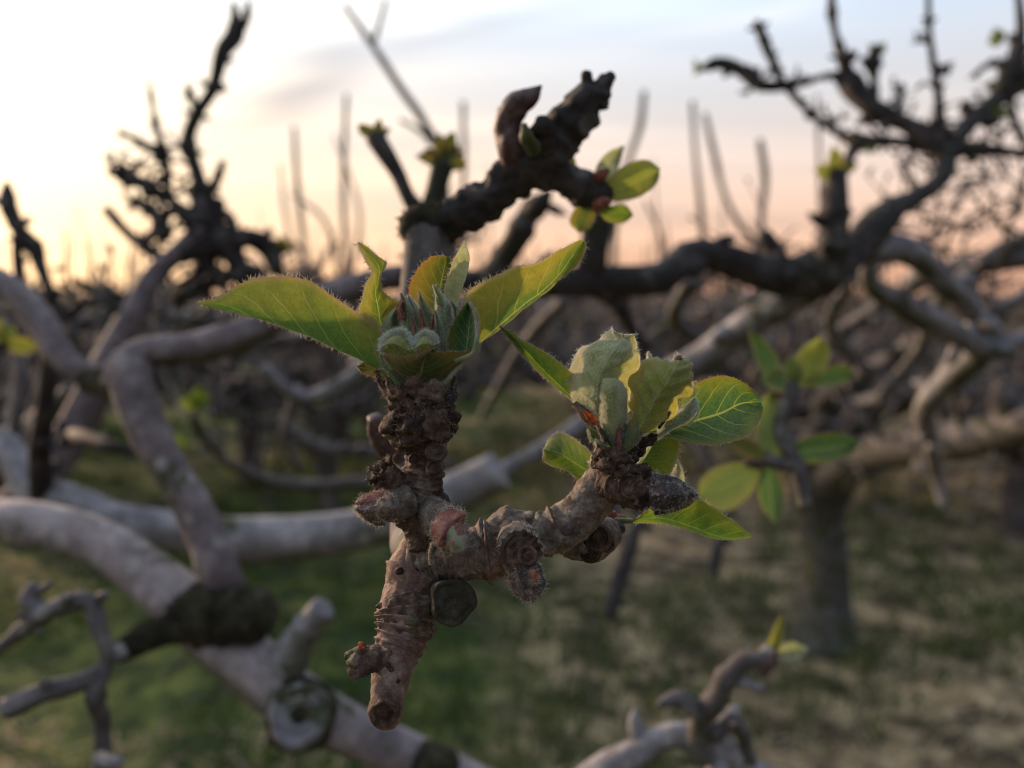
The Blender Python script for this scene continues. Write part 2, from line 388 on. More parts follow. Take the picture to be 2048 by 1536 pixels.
def plain(name, c, rough=.8, c2=None, sc=400., trans=0.0, spec=.3, bump=0.0):
    t, o = new_mat(name); co = N(t, 'TexCoord').outputs['Object']; n = NOISE(t, co, sc, 4, .6)
    col = MIX(t, STEP(t, n, .35, .65), c, c2 or tuple(x * .6 for x in c))
    ins = {'Base Color': col, 'Roughness': rough, 'Specular IOR Level': spec}
    if bump: ins['Normal'] = N(t, 'Bump', {'Strength': bump, 'Distance': 1 / sc * .2, 'Height': n}).outputs[0]
    p = N(t, 'BsdfPrincipled', ins); sh = p.outputs[0]
    if trans: sh = N(t, 'MixShader', {0: trans, 1: sh, 2: N(t, 'BsdfTranslucent', {'Color': col}).outputs[0]}).outputs[0]
    t.links.new(sh, o.inputs[0]); return MAT[name]
plain('hair', (.74, .68, .58), .6, (.60, .54, .46), trans=.5)
plain('hair_warm', (.50, .40, .30), .7, (.36, .28, .20), trans=.4)
plain('hair_grey', (.34, .32, .30), .7, (.22, .2, .19), trans=.4)
plain('hair_white', (.80, .84, .80), .6, (.68, .74, .70), trans=.5)
bark('twig_bark', (.030, .017, .012), (.12, .076, .056), (.28, .21, .165), moss=.2, sc=420, bump=1.0, bd=.0006, mossc=(.10, .10, .05), blot=(.075, .045, .035))
bark('twig_smooth', (.085, .048, .038), (.20, .128, .104), (.32, .24, .205), sc=330, bump=.6, bd=.0004, blot=(.15, .105, .085))
bark('twig_grey', (.065, .050, .040), (.19, .152, .122), (.34, .295, .25), sc=500, bump=.9, bd=.0004, blot=(.10, .06, .045))
bark('scar_bark', (.032, .018, .014), (.095, .055, .038), (.20, .135, .10), sc=700, bump=.9, bd=.0006)
bark('dark_scale', (.014, .009, .008), (.045, .024, .018), (.13, .075, .05), sc=600, bump=.9, bd=.0006)
bark('cut_green', (.020, .020, .014), (.042, .040, .026), (.080, .072, .048), sc=500, bump=.6, bd=.0004)
bark('bud_dark', (.018, .018, .024), (.045, .036, .042), (.11, .085, .085), sc=800, bump=1.0, bd=.0006, rough=.45)
bark('bud_red', (.14, .035, .028), (.26, .085, .065), (.36, .16, .12), sc=500, bump=.5, bd=.0003, rough=.5)
bark('bud_purple', (.05, .025, .028), (.10, .06, .06), (.17, .12, .11), sc=500, bump=.6, bd=.0003, rough=.5)
plain('orange_bit', (.42, .10, .02), .6, (.14, .03, .015), 1500, .2)
bark('limb_bark', (.17, .14, .148), (.34, .29, .30), (.50, .45, .455), moss=.08, sc=36, bump=.5, bd=.003, lich=.5, undertint=-1, mossc=(.07, .075, .03))
bark('limb_mauve', (.085, .068, .072), (.175, .142, .147), (.29, .25, .252), moss=.05, sc=40, bump=.6, bd=.003, lich=.5, undertint=-1, mossc=(.06, .06, .03))
bark('limb_grey', (.12, .115, .12), (.26, .255, .27), (.42, .41, .42), moss=.2, sc=36, bump=.5, bd=.003, lich=.6, undertint=-1, mossc=(.055, .065, .03))
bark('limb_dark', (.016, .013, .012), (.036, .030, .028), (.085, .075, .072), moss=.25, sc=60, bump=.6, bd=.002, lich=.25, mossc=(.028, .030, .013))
bark('limb_mid', (.06, .055, .056), (.12, .112, .114), (.23, .215, .22), moss=.2, sc=40, bump=.5, bd=.003, lich=.7, mossc=(.055, .06, .025), undertint=-1)
bark('trunk_bark', (.045, .044, .038), (.10, .10, .088), (.20, .195, .175), moss=.45, sc=34, bump=.9, bd=.006, lich=.8, mossc=(.06, .075, .025))
bark('moss', (.022, .020, .011), (.046, .042, .022), (.10, .092, .045), sc=160, bump=1.0, bd=.004, rough=.95)
bark('far_bark', (.05, .040, .037), (.11, .092, .088), (.25, .22, .21), moss=.1, sc=14, bump=.3, bd=.01, lich=.4)
plain('pith', (.28, .24, .20), .8, (.16, .13, .11), 120)
G1 = (.085, .15, .030); Y1 = (.30, .235, .030); E1 = (.30, .12, .05); V1 = (.34, .36, .12)
leafmat('leaf_flush', (.088, .185, .040), (.245, .26, .058), (.38, .25, .14), (.27, .32, .12), .85, .36, fl=(.2, .9), vs=.9)
leafmat('leaf_amber', (.10, .18, .036), (.32, .27, .052), (.42, .33, .21), (.36, .36, .13), .95, .40, fl=(.0, .75), vs=.8)
leafmat('leaf_green', (.055, .135, .050), (.20, .22, .02), (.26, .15, .05), (.36, .40, .13), .8, .42, fl=(.45, 1.1), vs=.8, spec=.4)
leafmat('leaf_olive', (.060, .085, .022), (.22, .155, .030), (.30, .11, .05), (.24, .22, .07), .8, .45, fl=(.2, .9), vs=.7)
leafmat('leaf_lime', (.11, .195, .026), (.26, .28, .036), (.40, .32, .16), (.36, .40, .13), .8, .45, fl=(.2, .9), vs=.5)
leafmat('leaf_wool', (.24, .29, .07), (.42, .34, .13), (.52, .50, .40), (.32, .36, .16), .8, .42, wool=.55, fl=(.2, 1.0), vs=.9, rough=.8, spec=.1)
leafmat('leaf_woolgreen', (.22, .265, .030), (.40, .34, .07), (.46, .42, .33), (.34, .32, .12),   .75, .5, wool=.22, fl=(.15, .95), vs=.9, rough=.7, spec=.15, woolc=(.38, .36, .24))
leafmat('leaf_pale', (.22, .26, .12), (.33, .30, .14), (.42, .28, .20), (.26, .30, .12), .4, .4, wool=.6, vs=.3, rough=.7, woolc=(.46, .48, .38))
leafmat('bract_wool', (.11, .19, .055), (.17, .11, .06), (.40, .43, .34), (.14, .2, .08), .6, .3, wool=.42, vs=.4, rough=.8, spec=.1, woolc=(.46, .48, .38))
leafmat('bract_green', (.09, .15, .035), (.16, .18, .04), (.34, .36, .22), (.13, .18, .06), .4, .4, wool=.25, vs=.2)
plain('stipule_red', (.20, .075, .055), .6, (.11, .035, .03), 500, .2)
leafmat('leaf_far', (.15, .21, .075), (.28, .28, .09), (.30, .24, .10), (.3, .34, .12), .6, .4, vs=.4)

HM = (MAT['hair'],)
# ------------------------------------------------------------------ ground
def ground_z(x, y):
    q = np.stack([np.asarray(x) * .5, np.asarray(y) * .5, np.zeros_like(np.asarray(x, float))], -1).reshape(-1, 3)
    return .05 * fbm(q, 3)
def build_ground():
    t, o = new_mat('orchard_floor')
    co = N(t, 'TexCoord').outputs['Object']; s = N(t, 'SeparateXYZ', {0: co}).outputs
    n1 = NOISE(t, co, 1.1, 5, .6); n2 = NOISE(t, co, 5., 5, .7); n3 = NOISE(t, co, 22., 4, .75)
    dry = M_(t, 'ADD', STEP(t, s[0], -1.3, 1.1), M_(t, 'MULTIPLY', M_(t, 'SUBTRACT', n1, .5), 2.2))
    gcol = MIX(t, STEP(t, n2, .40, .62), (.032, .056, .020), (.14, .165, .045))
    dcol = MIX(t, STEP(t, n2, .42, .60), (.085, .064, .042), (.50, .385, .225))
    col = MIX(t, STEP(t, dry, .35, .8), gcol, dcol)
    col = MIX(t, STEP(t, n3, .35, .7), MIX(t, 1.0, col, (.5, .5, .5), 'MULTIPLY'), col)
    b = N(t, 'Bump', {'Strength': .8, 'Distance': .04, 'Height': M_(t, 'ADD', n2, M_(t, 'MULTIPLY', n3, .4))})
    p = N(t, 'BsdfPrincipled', {'Base Color': col, 'Roughness': .95, 'Normal': b.outputs[0], 'Specular IOR Level': .1})
    t.links.new(p.outputs[0], o.inputs[0])
    xs = np.concatenate([np.linspace(-900, -12, 20), np.linspace(-11.8, 11.8, 120), np.linspace(12, 900, 20)])
    ys = np.concatenate([np.linspace(-300, -2, 10), np.linspace(-1.8, 20, 110), np.linspace(20.3, 1500, 24)])
    X, Y = np.meshgrid(xs, ys); Z = ground_z(X.ravel(), Y.ravel())
    mb = MB(); mb.add(np.stack([X.ravel(), Y.ravel(), Z], 1), [grid_faces(len(ys), len(xs))])
    tag(mb.build('ground', MAT['orchard_floor']), 'mossy orchard floor of green grass and dry straw', 'ground', kind='structure')
    # grass blades
    for name, label, ncl, c, c2, xr, hh, flat in (
        ('grass', 'short green grass growing between the rows', 6500, (.045, .085, .02), (.10, .125, .03), (-5, 2.9), .10, .45),
        ('dry_grass', 'flattened straw and dead stalks on the orchard floor', 5200, (.50, .41, .26), (.22, .17, .10), (-2.8, 6), .09, 1.8)):
        plain(name + '_blade', c, .8, c2, 6, .3)
        k = ncl; x = RNG.uniform(*xr, k); y = 1.3 + 9 * RNG.uniform(0, 1, k) ** 1.5
        keep = fbm(np.stack([x * .9, y * .9, x * 0 + (3 if name == 'grass' else 11)], 1), 2) > -.15
        x, y = x[keep], y[keep]; k = len(x); bl = 9
        cx = np.repeat(x, bl) + RNG.normal(size=k * bl) * .045; cy = np.repeat(y, bl) + RNG.normal(size=k * bl) * .045
        root = np.stack([cx, cy, ground_z(cx, cy)], 1)
        d = np.stack([RNG.normal(size=k*bl) * flat, RNG.normal(size=k*bl) * flat, np.ones(k*bl)], 1); d = norm(d)
        L = RNG.uniform(.4, 1.3, (k*bl, 1)) * hh; sd = norm(np.cross(d, RNG.normal(size=d.shape))) * RNG.uniform(.002, .005, (k*bl, 1))
        mid = root + d * L * .6; tip = root + d * L + np.array([0, 0, -.25]) * L
        V = np.stack([root - sd, root + sd, mid - sd * .8, mid + sd * .8, tip], 1).reshape(-1, 3)
        oo = (np.arange(k*bl) * 5)[:, None]
        mb = MB(); mb.add(V, [oo + np.array([[0, 1, 3, 2]]), oo + np.array([[2, 3, 4]])])
        tag(mb.build(name, MAT[name + '_blade']), label, 'grass', kind='stuff')
build_ground()
def litter():
    plain('litter', (.16, .13, .11), .9, (.06, .048, .04), 30)
    mb = MB(); random.seed(77)
    for _ in range(260):
        x, y = random.uniform(-2.5, 3.5), random.uniform(1.6, 6); a = random.uniform(0, 6.28); L = random.uniform(.06, .3); z = float(ground_z([x], [y])[0]) + .012
        c, s_ = math.cos(a) * L / 2, math.sin(a) * L / 2; r0 = random.uniform(.002, .006)
        tube(mb, [(x - c, y - s_, z, r0), (x + random.uniform(-.02, .02), y + random.uniform(-.02, .02), z + .015, r0 * .9), (x + c, y + s_, z + random.uniform(0, .03), r0 * .6)], 5, 6, .15, 60, caps=(0, 0))
    tag(mb.build('fallen_twigs', MAT['litter']), 'grey prunings and fallen twigs scattered over the orchard floor', 'fallen twigs', kind='stuff')
litter()

# ------------------------------------------------------------------ orchard trees far behind
def rv(a, b): return random.uniform(a, b)
def mk_tree(seed, label, group, h=2.5):
    h -= .12
    random.seed(seed)
    r = thing('orchard_tree', (0, 0, 0), label, 'tree', group)
    mb = MB(); th = rv(.5, .7)
    tube(mb, [(0, 0, -.05, .10), (rv(-.02, .02), 0, .3, .075), (rv(-.04, .04), rv(-.04, .04), th, .08)], 9, 12, .12, 9, caps=(0, .6))
    mb.build('trunk', MAT['far_bark'], r)
    tw = MB(); nl = random.randint(10, 12); a0 = rv(0, 6)
    for i in range(nl):
        a = a0 + i * 6.283 / nl + rv(-.3, .3); R = rv(.9, 1.5); lm = MB()
        pts = [(0, 0, th * .9, .062)]; z = th
        for k in range(1, 6):
            q = k / 5; aa = a + rv(-.22, .22)
            z = th + (h - 1.1 - th) * (q ** .8) * rv(.1, 1.15)
            pts.append((math.cos(aa) * R * q, math.sin(aa) * R * q, z, (.058 * (1 - q * .72))))
        sp = spline(pts, 24); tube(lm, pts, 7, 20, .15, 14, caps=(0, 1))
        for k in range(7):
            b = sp[random.randint(5, 22)]; ba = rv(0, 6.283); L = rv(.2, .55)
            tube(lm, [(b[0], b[1], b[2], b[3] * .5), (b[0] + math.cos(ba) * L * .5, b[1] + math.sin(ba) * L * .5, b[2] + rv(-.1, .2), .010), (b[0] + math.cos(ba) * L, b[1] + math.sin(ba) * L, b[2] + rv(-.2, .35), .005)], 5, 8, .2, 30, caps=(0, 1))
        lm.build('limb', MAT['far_bark'], r)
        for k in range(26):
            b = sp[random.randint(6, 23)]; L = rv(.12, .45) if k > 1 else rv(.4, .95)
            up = 1.0 if k <= 1 else rv(-.4, 1)
            dx, dy = rv(-1, 1) * (.18 if k <= 1 else 1), rv(-1, 1) * (.18 if k <= 1 else 1)
            tube(tw, [(b[0], b[1], b[2], .010 if k <= 1 else .006), (b[0] + dx * L * .4, b[1] + dy * L * .4, b[2] + up * L * .5, .007 if k <= 1 else .005), (b[0] + dx * L * .7, b[1] + dy * L * .7, b[2] + up * L, .004)], 4, 6, .1, 40, caps=(0, 0))
    tag(tw.build('twigs', MAT['far_bark'], r), kind='stuff')
    return r
def copy_tree(o, loc, rz, sc, label):
    c = o.copy(); COL.objects.link(c); c.location = loc; c.rotation_euler = (0, 0, rz); c.scale = (sc, sc, sc); c['label'] = label
    for ch in o.children:
        d = ch.copy(); COL.objects.link(d); d.parent = c
    return c
FARL = 'bare pruned apple tree far back in the blurred orchard rows'
near_rows = [(-2.9, 4.4), (-1.75, 5.3), (2.75, 4.3), (2.0, 5.4), (3.6, 5.6), (-3.6, 5.8), (-.7, 6.0), (.55, 6.1)]
protos = [mk_tree(11 + i, FARL, 'apple trees in the far rows', h) for i, h in enumerate((2.35, 2.5, 2.2))]
spots = list(near_rows)
NEARL = ['near bare tree at the left edge behind the lower left limbs', 'bare tree behind the leaning limb on the left', 'bare tree at the right edge beyond the stout grey trunk', 'bare tree just right of the stout grey trunk, a row behind it',
         'bare tree at the far right edge, second in its row', 'bare tree at the far left edge, second in its row', 'bare tree behind the long left leaf, a row further back', 'bare tree behind the right leaf cluster, a row further back']
for row, yy in enumerate((6.6, 9.2, 12.0, 15.2, 19.0, 24.0, 30.0)):
    w = .72 * yy; x = -w + (.4 if row % 2 else 1.0)
    while x < w:
        spots.append((x + rv(-.25, .25), yy + rv(-.4, .4))); x += 2.3 if yy < 16 else 2.8
for i, (x, y) in enumerate(spots):
    z = float(ground_z([x], [y])[0]); sc = rv(.88, 1.06)
    if i < len(NEARL): FL = NEARL[i]
    else: FL = FARL
    if i < 3: protos[i]['label'] = FL; o = protos[i]; o.location = (x, y, z); o.rotation_euler = (0, 0, rv(0, 6)); o.scale = (sc,) * 3
    else: copy_tree(protos[i % 3], (x, y, z), rv(0, 6), sc, FL)

# ------------------------------------------------------------------ branches given as (photo x, photo y, distance, radius in photo px)
def br(parent, pts, mat, name='limb', seg=18, amp=.10, nz=None, caps=(.4, .7), rings=(), sub=5, mb=None, dd=None, nob=False, kink=.22):
    q = []
    for p in pts:
        d = p[2] if dd is None else dd
        q.append((*P(p[0], p[1], d), p[-1] * d / FPX))
    own = mb is None
    if kink and mat in ('limb_dark', 'limb_mid', 'limb_grey', 'far_bark') and len(q) > 3:
        q = [q[0]] + [(*(np.array(p[:3]) + np.array([rv(-1, 1), rv(-1, 1), rv(-1, 1)]) * kink * p[3] * (2.2 if p[3] * FPX < 20 else 1)), p[3] * rv(.85, 1.15)) for p in q[1:-1]] + [q[-1]]
    if own: mb = MB()
    rm = max(x[3] for x in q)
    tube(mb, q, seg, max(8, len(q) * sub), amp, nz or .35 / rm, rings, None, caps, 0, rv(0, 50))
    if own and not nob and mat in ('limb_dark', 'limb_mid', 'limb_grey'):
        sp = spline(q, 60); tg = norm(np.gradient(sp[:, :3], axis=0)); L = np.linalg.norm(np.diff(sp[:, :3], axis=0), axis=1).sum()
        for k in range(min(16, int(L / (rm * (2.6 if mat == 'limb_dark' else 5))))):
            i = random.randint(3, 58); a = sp[i, :3]; r0 = max(sp[i, 3], rm * .45); o = norm(np.cross(tg[i], np.array([rv(-1, 1), rv(-1, 1), rv(-1, 1)])))
            ll = r0 * rv(.9, 1.9); e = norm(o + tg[i] * rv(.1, .9)); k0 = rv(.35, .6)
            tube(mb, [(*(a + o * sp[i, 3] * .5), r0 * k0), (*(a + o * sp[i, 3] + e * ll * .5), r0 * k0 * 1.15), (*(a + o * sp[i, 3] + e * ll), r0 * k0 * .35)], 8, 9, .2, 1 / r0, caps=(0, .6), seed=rv(0, 9))
    if own and mat == 'moss':
        sp = spline(q, 40); k = 1500; i = RNG.integers(1, 39, k); th = RNG.uniform(0, 6.283, k); _t, _a, _b = frames(sp[:, :3])
        dd_ = _a[i] * np.cos(th)[:, None] + _b[i] * np.sin(th)[:, None]
        hairs(mb, sp[i, :3] + dd_ * sp[i, 3:4] * RNG.uniform(.8, 1.05, (k, 1)), dd_ + RNG.normal(size=dd_.shape) * .6, RNG.uniform(.5, 1.6, k) * rm * .16, rm * .02, .5, 0)
    return mb.build(name, MAT[mat], parent) if own else None
def knots(pts, k=3, h=.12, w=.03): return [(rv(.08, .92), h * rv(.5, 1.3), w) for _ in range(k)]
def spray(parent, x, y, d, n, size, ang=(-40, 220), mat='leaf_far', name='leaf', seed=1):
    """small opening leaf cluster on a twig end; size in px"""
    random.seed(seed); c = P(x, y, d); s = size * d / FPX
    for i in range(n):
        a = math.radians(ang[0] + (ang[1] - ang[0]) * (i + .5) / n + rv(-12, 12)); dz = rv(-.6, .6)
        dr = norm(RT * math.cos(a) + UP * math.sin(a) + FW * dz); sd = norm(np.cross(dr, FW + RT * rv(-.6, .6) + UP * rv(-.4, .4))); nn = np.cross(dr, sd)
        L = s * rv(.75, 1.2); w = L * rv(.2, .3)
        mid = [c + dr * L * t + nn * L * .12 * t * t for t in (0, .3, .65, 1)]
        wv = (.1, .9, .9, .0)
        a3 = np.array([m - sd * w * q + nn * w * .35 * q for m, q in zip(mid, wv)]); b3 = np.array([m + sd * w * q + nn * w * .35 * q for m, q in zip(mid, wv)])
        leaf(parent, a3, np.array(mid), b3, MAT[mat], edge=0, ser=0, n=12, m=3, name=name)
def walk_twigs(parent, lines, n, d, L, r, seed, mat='limb_dark', up=.3, name='twigs', dj=.15):
    """fine kinked side twigs growing off limbs given as photo polylines"""
    random.seed(seed); mb = MB()
    for _ in range(n):
        ln = random.choice(lines); i = random.randint(0, len(ln) - 2); f = rv(0, 1)
        x, y = [ln[i][k] + (ln[i+1][k] - ln[i][k]) * f for k in (0, 1)]; dd0 = d + rv(-dj, dj)
        g = rv(-.3, 3.4) if random.random() < .5 + up else rv(3.2, 6.2); ll = rv(.35, 1) * L; pts = [(x, y, dd0, r)]
        for k in range(1, 5):
            g += rv(-.55, .55); x += math.cos(g) * ll / 4; y -= math.sin(g) * ll / 4; dd0 += rv(-.03, .03) * d
            pts.append((x, y, dd0, r * (1 - .16 * k)))
        br(None, pts, '', mb=mb, seg=5, sub=3, amp=.25, kink=0)
        for p in pts[1:]:
            if random.random() < .7:
                g2 = g + rv(-1.6, 1.6); b = rv(1.6, 4) * r
                br(None, [(p[0], p[1], p[2], r * .8), (p[0] + math.cos(g2) * b, p[1] - math.sin(g2) * b, p[2], r * 1.0), (p[0] + math.cos(g2) * b * 1.6, p[1] - math.sin(g2) * b * 1.6, p[2], r * .4)], '', mb=mb, seg=5, sub=2, amp=.2, kink=0)
    return tag(mb.build(name, MAT[mat], parent), kind='stuff')
random.seed(3)

# --- the standing tree on the right, its trunk and lower limbs
t = thing('apple_tree', P(1648, 1272, 3.05), 'old apple tree with stout grey trunk standing on the dry grass', 'tree')
br(t, [(1650, 1292, 3.05, 70), (1648, 1255, 3.05, 60), (1646, 1200, 3.05, 55), (1645, 1120, 3.02, 52), (1640, 1010, 2.98, 52), (1655, 945, 2.9, 58)], 'trunk_bark', 'trunk', 28, .16)
br(t, [(1650, 970, 2.9, 46), (1700, 925, 2.7, 38), (1770, 905, 2.5, 36), (1860, 893, 2.3, 37), (1960, 872, 2.1, 38), (2080, 842, 1.9, 40)], 'limb_mid', amp=.13)
br(t, [(1640, 970, 2.9, 42), (1625, 910, 2.85, 34), (1660, 862, 2.75, 36), (1740, 820, 2.6, 34), (1840, 785, 2.4, 30), (1930, 725, 2.2, 24)], 'limb_mid', amp=.13)
br(t, [(1650, 860, 2.7, 22), (1655, 800, 2.6, 20), (1700, 760, 2.5, 20), (1780, 715, 2.4, 20), (1850, 670, 2.3, 16)], 'limb_mid', amp=.13)
br(t, [(1640, 980, 2.9, 36), (1600, 930, 2.9, 26), (1560, 850, 2.9, 22), (1530, 760, 2.9, 20), (1480, 690, 2.9, 16)], 'limb_mid', amp=.13)

walk_twigs(t, [[(1560, 860), (1800, 790), (2040, 700)], [(1500, 700), (1700, 640), (2040, 560)], [(1700, 930), (2040, 850)], [(1250, 620), (1500, 620), (1760, 560)]], 48, 2.4, 190, 5.5, 41, 'limb_mid', .1, dj=.4)
walk_twigs(t, [[(1100, 640), (1500, 640), (2040, 620)], [(1300, 740), (1700, 720), (2040, 600)]], 50, 2.2, 150, 6, 42, 'far_bark', .1, dj=.4)
# --- bare tree in the middle distance with tall upright shoots
def sprout_tree(tx, d, limbs, shoots, label, seed):
    random.seed(seed)
    t = thing('bare_apple_tree', P(tx, 590 + 1610 * 1.3 / d, d), label, 'tree')
    yb = 590 + 1610 * 1.3 / d
    br(t, [(tx, yb + 10, d, 24), (tx + 4, yb - 120, d, 20), (tx - 6, 740, d, 20)], 'far_bark', 'trunk', 10)
    for l in limbs: br(t, [(tx - 6, 760, d, 16)] + l, 'far_bark', 'limb', 9, .15)
    for s in shoots: br(t, s, 'far_bark', 'shoot', 7, .08, caps=(0, .6))
    tw = MB()
    for l in limbs:
        for k in range(22):
            a = l[random.randint(0, len(l) - 1)]; x, y = a[0] + rv(-30, 30), a[1] + rv(-10, 10); L = rv(20, 75); g = rv(-1.2, 4.4)
            br(None, [(x, y, d + rv(-.2, .2), 4), (x + L * math.cos(g) * .5, y - L * abs(math.sin(g)) * .55, d + rv(-.2, .2), 3), (x + L * math.cos(g), y - L * abs(math.sin(g)), d, 2)], '', mb=tw, seg=5, sub=2, amp=.05)
    tag(tw.build('twigs', MAT['far_bark'], t), kind='stuff')
    return t
D = 4.6
sprout_tree(838, D, [[(780, 680, D, 14), (700, 590, D, 12), (620, 560, D, 9), (560, 545, D, 7)], [(860, 660, D, 14), (900, 560, D, 12), (930, 480, D, 8)], [(720, 700, D - .2, 12), (640, 640, D - .3, 10), (560, 610, D - .4, 8)]],
    [[(620, 560, D, 6), (606, 470, D, 6), (595, 370, D, 5.5), (588, 255, D, 4)], [(600, 560, D, 4), (570, 420, D, 4), (560, 330, D, 3)], [(705, 590, D, 7), (690, 470, D, 6.5), (688, 330, D, 6), (693, 190, D, 4)], [(700, 560, D, 4), (720, 440, D, 4), (668, 270, D, 2)],
     [(905, 520, D, 6), (925, 390, D, 6), (926, 205, D, 5)], [(680, 560, D, 5), (640, 430, D, 4.5), (585, 390, D, 3)]],
    'bare pruned apple tree with thin upright shoots behind the dark post of the forked branch', 5)
D = 4.3
sprout_tree(1222, D, [[(1180, 690, D, 14), (1130, 600, D, 11), (1060, 560, D, 8)], [(1270, 680, D, 15), (1360, 590, D, 13), (1440, 540, D, 11), (1525, 500, D, 10)], [(1330, 660, D - .2, 12), (1480, 600, D - .3, 10), (1640, 560, D - .4, 8)]],
    [[(1225, 560, D, 7), (1232, 420, D, 6.5), (1262, 310, D, 6.5), (1280, 250, D, 6.5), (1288, 185, D, 6)], [(1410, 545, D, 7), (1402, 420, D, 6), (1391, 300, D, 5.5), (1385, 205, D, 5)],
     [(1525, 500, D, 8), (1480, 450, D, 7), (1450, 390, D, 6.5), (1428, 310, D, 6), (1410, 228, D, 5)], [(1522, 505, D, 9), (1524, 430, D, 7.5), (1528, 350, D, 7), (1520, 282, D, 7)],
     [(1640, 540, D, 4), (1640, 380, D, 4), (1634, 190, D, 3.5)], [(1310, 590, D, 4), (1325, 490, D, 4), (1290, 400, D, 3)]],
    'bare apple tree with tall whippy shoots rising behind the long dark limb', 6)

# --- long dark limb sweeping across to the upper right corner
random.seed(21)
t = thing('spreading_limb', P(860, 556, .50), 'long dark knobbly limb sweeping behind the leaves up to the upper right twigs', 'branch')
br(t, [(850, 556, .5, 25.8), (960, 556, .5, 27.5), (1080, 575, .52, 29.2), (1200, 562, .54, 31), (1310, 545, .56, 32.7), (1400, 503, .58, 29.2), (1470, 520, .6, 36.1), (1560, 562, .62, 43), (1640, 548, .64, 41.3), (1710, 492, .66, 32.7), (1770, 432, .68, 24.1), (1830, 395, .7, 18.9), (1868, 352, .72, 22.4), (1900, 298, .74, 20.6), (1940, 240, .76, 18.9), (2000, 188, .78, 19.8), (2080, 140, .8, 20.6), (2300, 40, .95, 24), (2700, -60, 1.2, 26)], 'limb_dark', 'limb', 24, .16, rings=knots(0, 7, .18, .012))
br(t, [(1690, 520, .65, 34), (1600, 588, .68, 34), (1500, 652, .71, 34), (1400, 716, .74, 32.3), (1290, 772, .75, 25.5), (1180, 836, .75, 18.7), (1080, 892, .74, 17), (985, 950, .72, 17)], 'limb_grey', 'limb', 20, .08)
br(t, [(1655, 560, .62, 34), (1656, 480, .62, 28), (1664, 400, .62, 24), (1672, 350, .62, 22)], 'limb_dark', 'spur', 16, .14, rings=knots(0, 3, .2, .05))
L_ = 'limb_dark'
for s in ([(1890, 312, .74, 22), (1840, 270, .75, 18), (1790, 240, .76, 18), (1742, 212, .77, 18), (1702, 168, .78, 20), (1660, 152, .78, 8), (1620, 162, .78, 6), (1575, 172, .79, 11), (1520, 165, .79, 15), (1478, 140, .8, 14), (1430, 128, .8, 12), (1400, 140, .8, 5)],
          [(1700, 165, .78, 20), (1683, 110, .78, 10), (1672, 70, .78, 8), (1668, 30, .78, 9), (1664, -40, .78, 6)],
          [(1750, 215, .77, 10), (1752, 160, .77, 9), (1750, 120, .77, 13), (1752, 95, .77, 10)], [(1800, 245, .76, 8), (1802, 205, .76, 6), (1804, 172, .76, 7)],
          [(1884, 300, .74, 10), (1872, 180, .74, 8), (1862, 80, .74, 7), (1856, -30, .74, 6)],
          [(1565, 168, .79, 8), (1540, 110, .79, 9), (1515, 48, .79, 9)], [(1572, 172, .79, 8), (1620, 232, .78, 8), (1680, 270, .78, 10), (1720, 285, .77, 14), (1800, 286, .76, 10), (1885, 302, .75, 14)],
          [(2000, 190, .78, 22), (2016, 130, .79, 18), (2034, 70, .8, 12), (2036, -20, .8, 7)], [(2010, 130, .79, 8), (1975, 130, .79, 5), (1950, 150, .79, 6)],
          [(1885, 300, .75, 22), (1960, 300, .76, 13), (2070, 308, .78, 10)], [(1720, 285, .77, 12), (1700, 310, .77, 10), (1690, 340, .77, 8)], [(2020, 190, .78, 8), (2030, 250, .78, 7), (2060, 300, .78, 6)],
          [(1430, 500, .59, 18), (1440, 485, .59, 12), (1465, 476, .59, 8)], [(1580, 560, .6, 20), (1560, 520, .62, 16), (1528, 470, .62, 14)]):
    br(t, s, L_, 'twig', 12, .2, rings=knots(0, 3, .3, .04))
br(t, [(1730, 500, .67, 30), (1790, 488, .69, 30), (1840, 502, .71, 27), (1880, 555, .75, 22), (1925, 605, .78, 22), (1970, 660, .8, 21), (2015, 702, .82, 19)], 'limb_grey', 'limb', 16, .13)
br(t, [(1745, 490, .67, 20), (1742, 545, .68, 20), (1790, 600, .72, 25), (1850, 642, .75, 27), (1910, 682, .78, 25), (1965, 705, .8, 27), (1915, 740, .84, 28), (1865, 795, .88, 22), (1864, 880, .95, 15), (1878, 960, 1.0, 13), (1886, 1010, 1, 9)], 'limb_grey', 'limb', 16, .13)
for q in ([(2080, 470, 1.1, 18), (1980, 520, 1.1, 18), (1900, 600, 1.15, 16), (1820, 700, 1.2, 13), (1760, 790, 1.25, 9)], [(1560, 760, 1.3, 9), (1640, 690, 1.3, 13), (1760, 620, 1.25, 15), (1880, 560, 1.2, 16), (2070, 520, 1.15, 17)],
          [(1380, 560, .9, 14), (1350, 620, .95, 14), (1400, 690, 1.0, 12), (1390, 760, 1.05, 8)], [(1130, 600, 1.0, 13), (1060, 660, 1.05, 13), (1000, 760, 1.1, 10), (960, 840, 1.15, 7)], [(1700, 560, .9, 11), (1660, 640, .95, 12), (1700, 720, 1.0, 9)], [(2060, 590, .95, 16), (1960, 650, .95, 14), (1900, 760, 1.0, 10), (1920, 850, 1.05, 7)]):
    br(t, q, 'limb_mid', 'limb', 12, .16, kink=.5)
br(t, [(1960, 700, .8, 20), (2010, 690, .8, 16), (2080, 660, .8, 14)], 'limb_grey', 'twig', 12, .13)
br(t, [(1180, 560, .54, 28), (1184, 500, .53, 28), (1188, 440, .52, 26), (1195, 405, .52, 14)], L_, 'spur', 14, .18)
br(t, [(985, 560, .5, 30), (1015, 515, .49, 28), (1040, 470, .48, 24), (1062, 432, .48, 22), (1090, 400, .47, 18), (1098, 385, .47, 8)], L_, 'spur', 14, .2, rings=knots(0, 3, .25, .05))
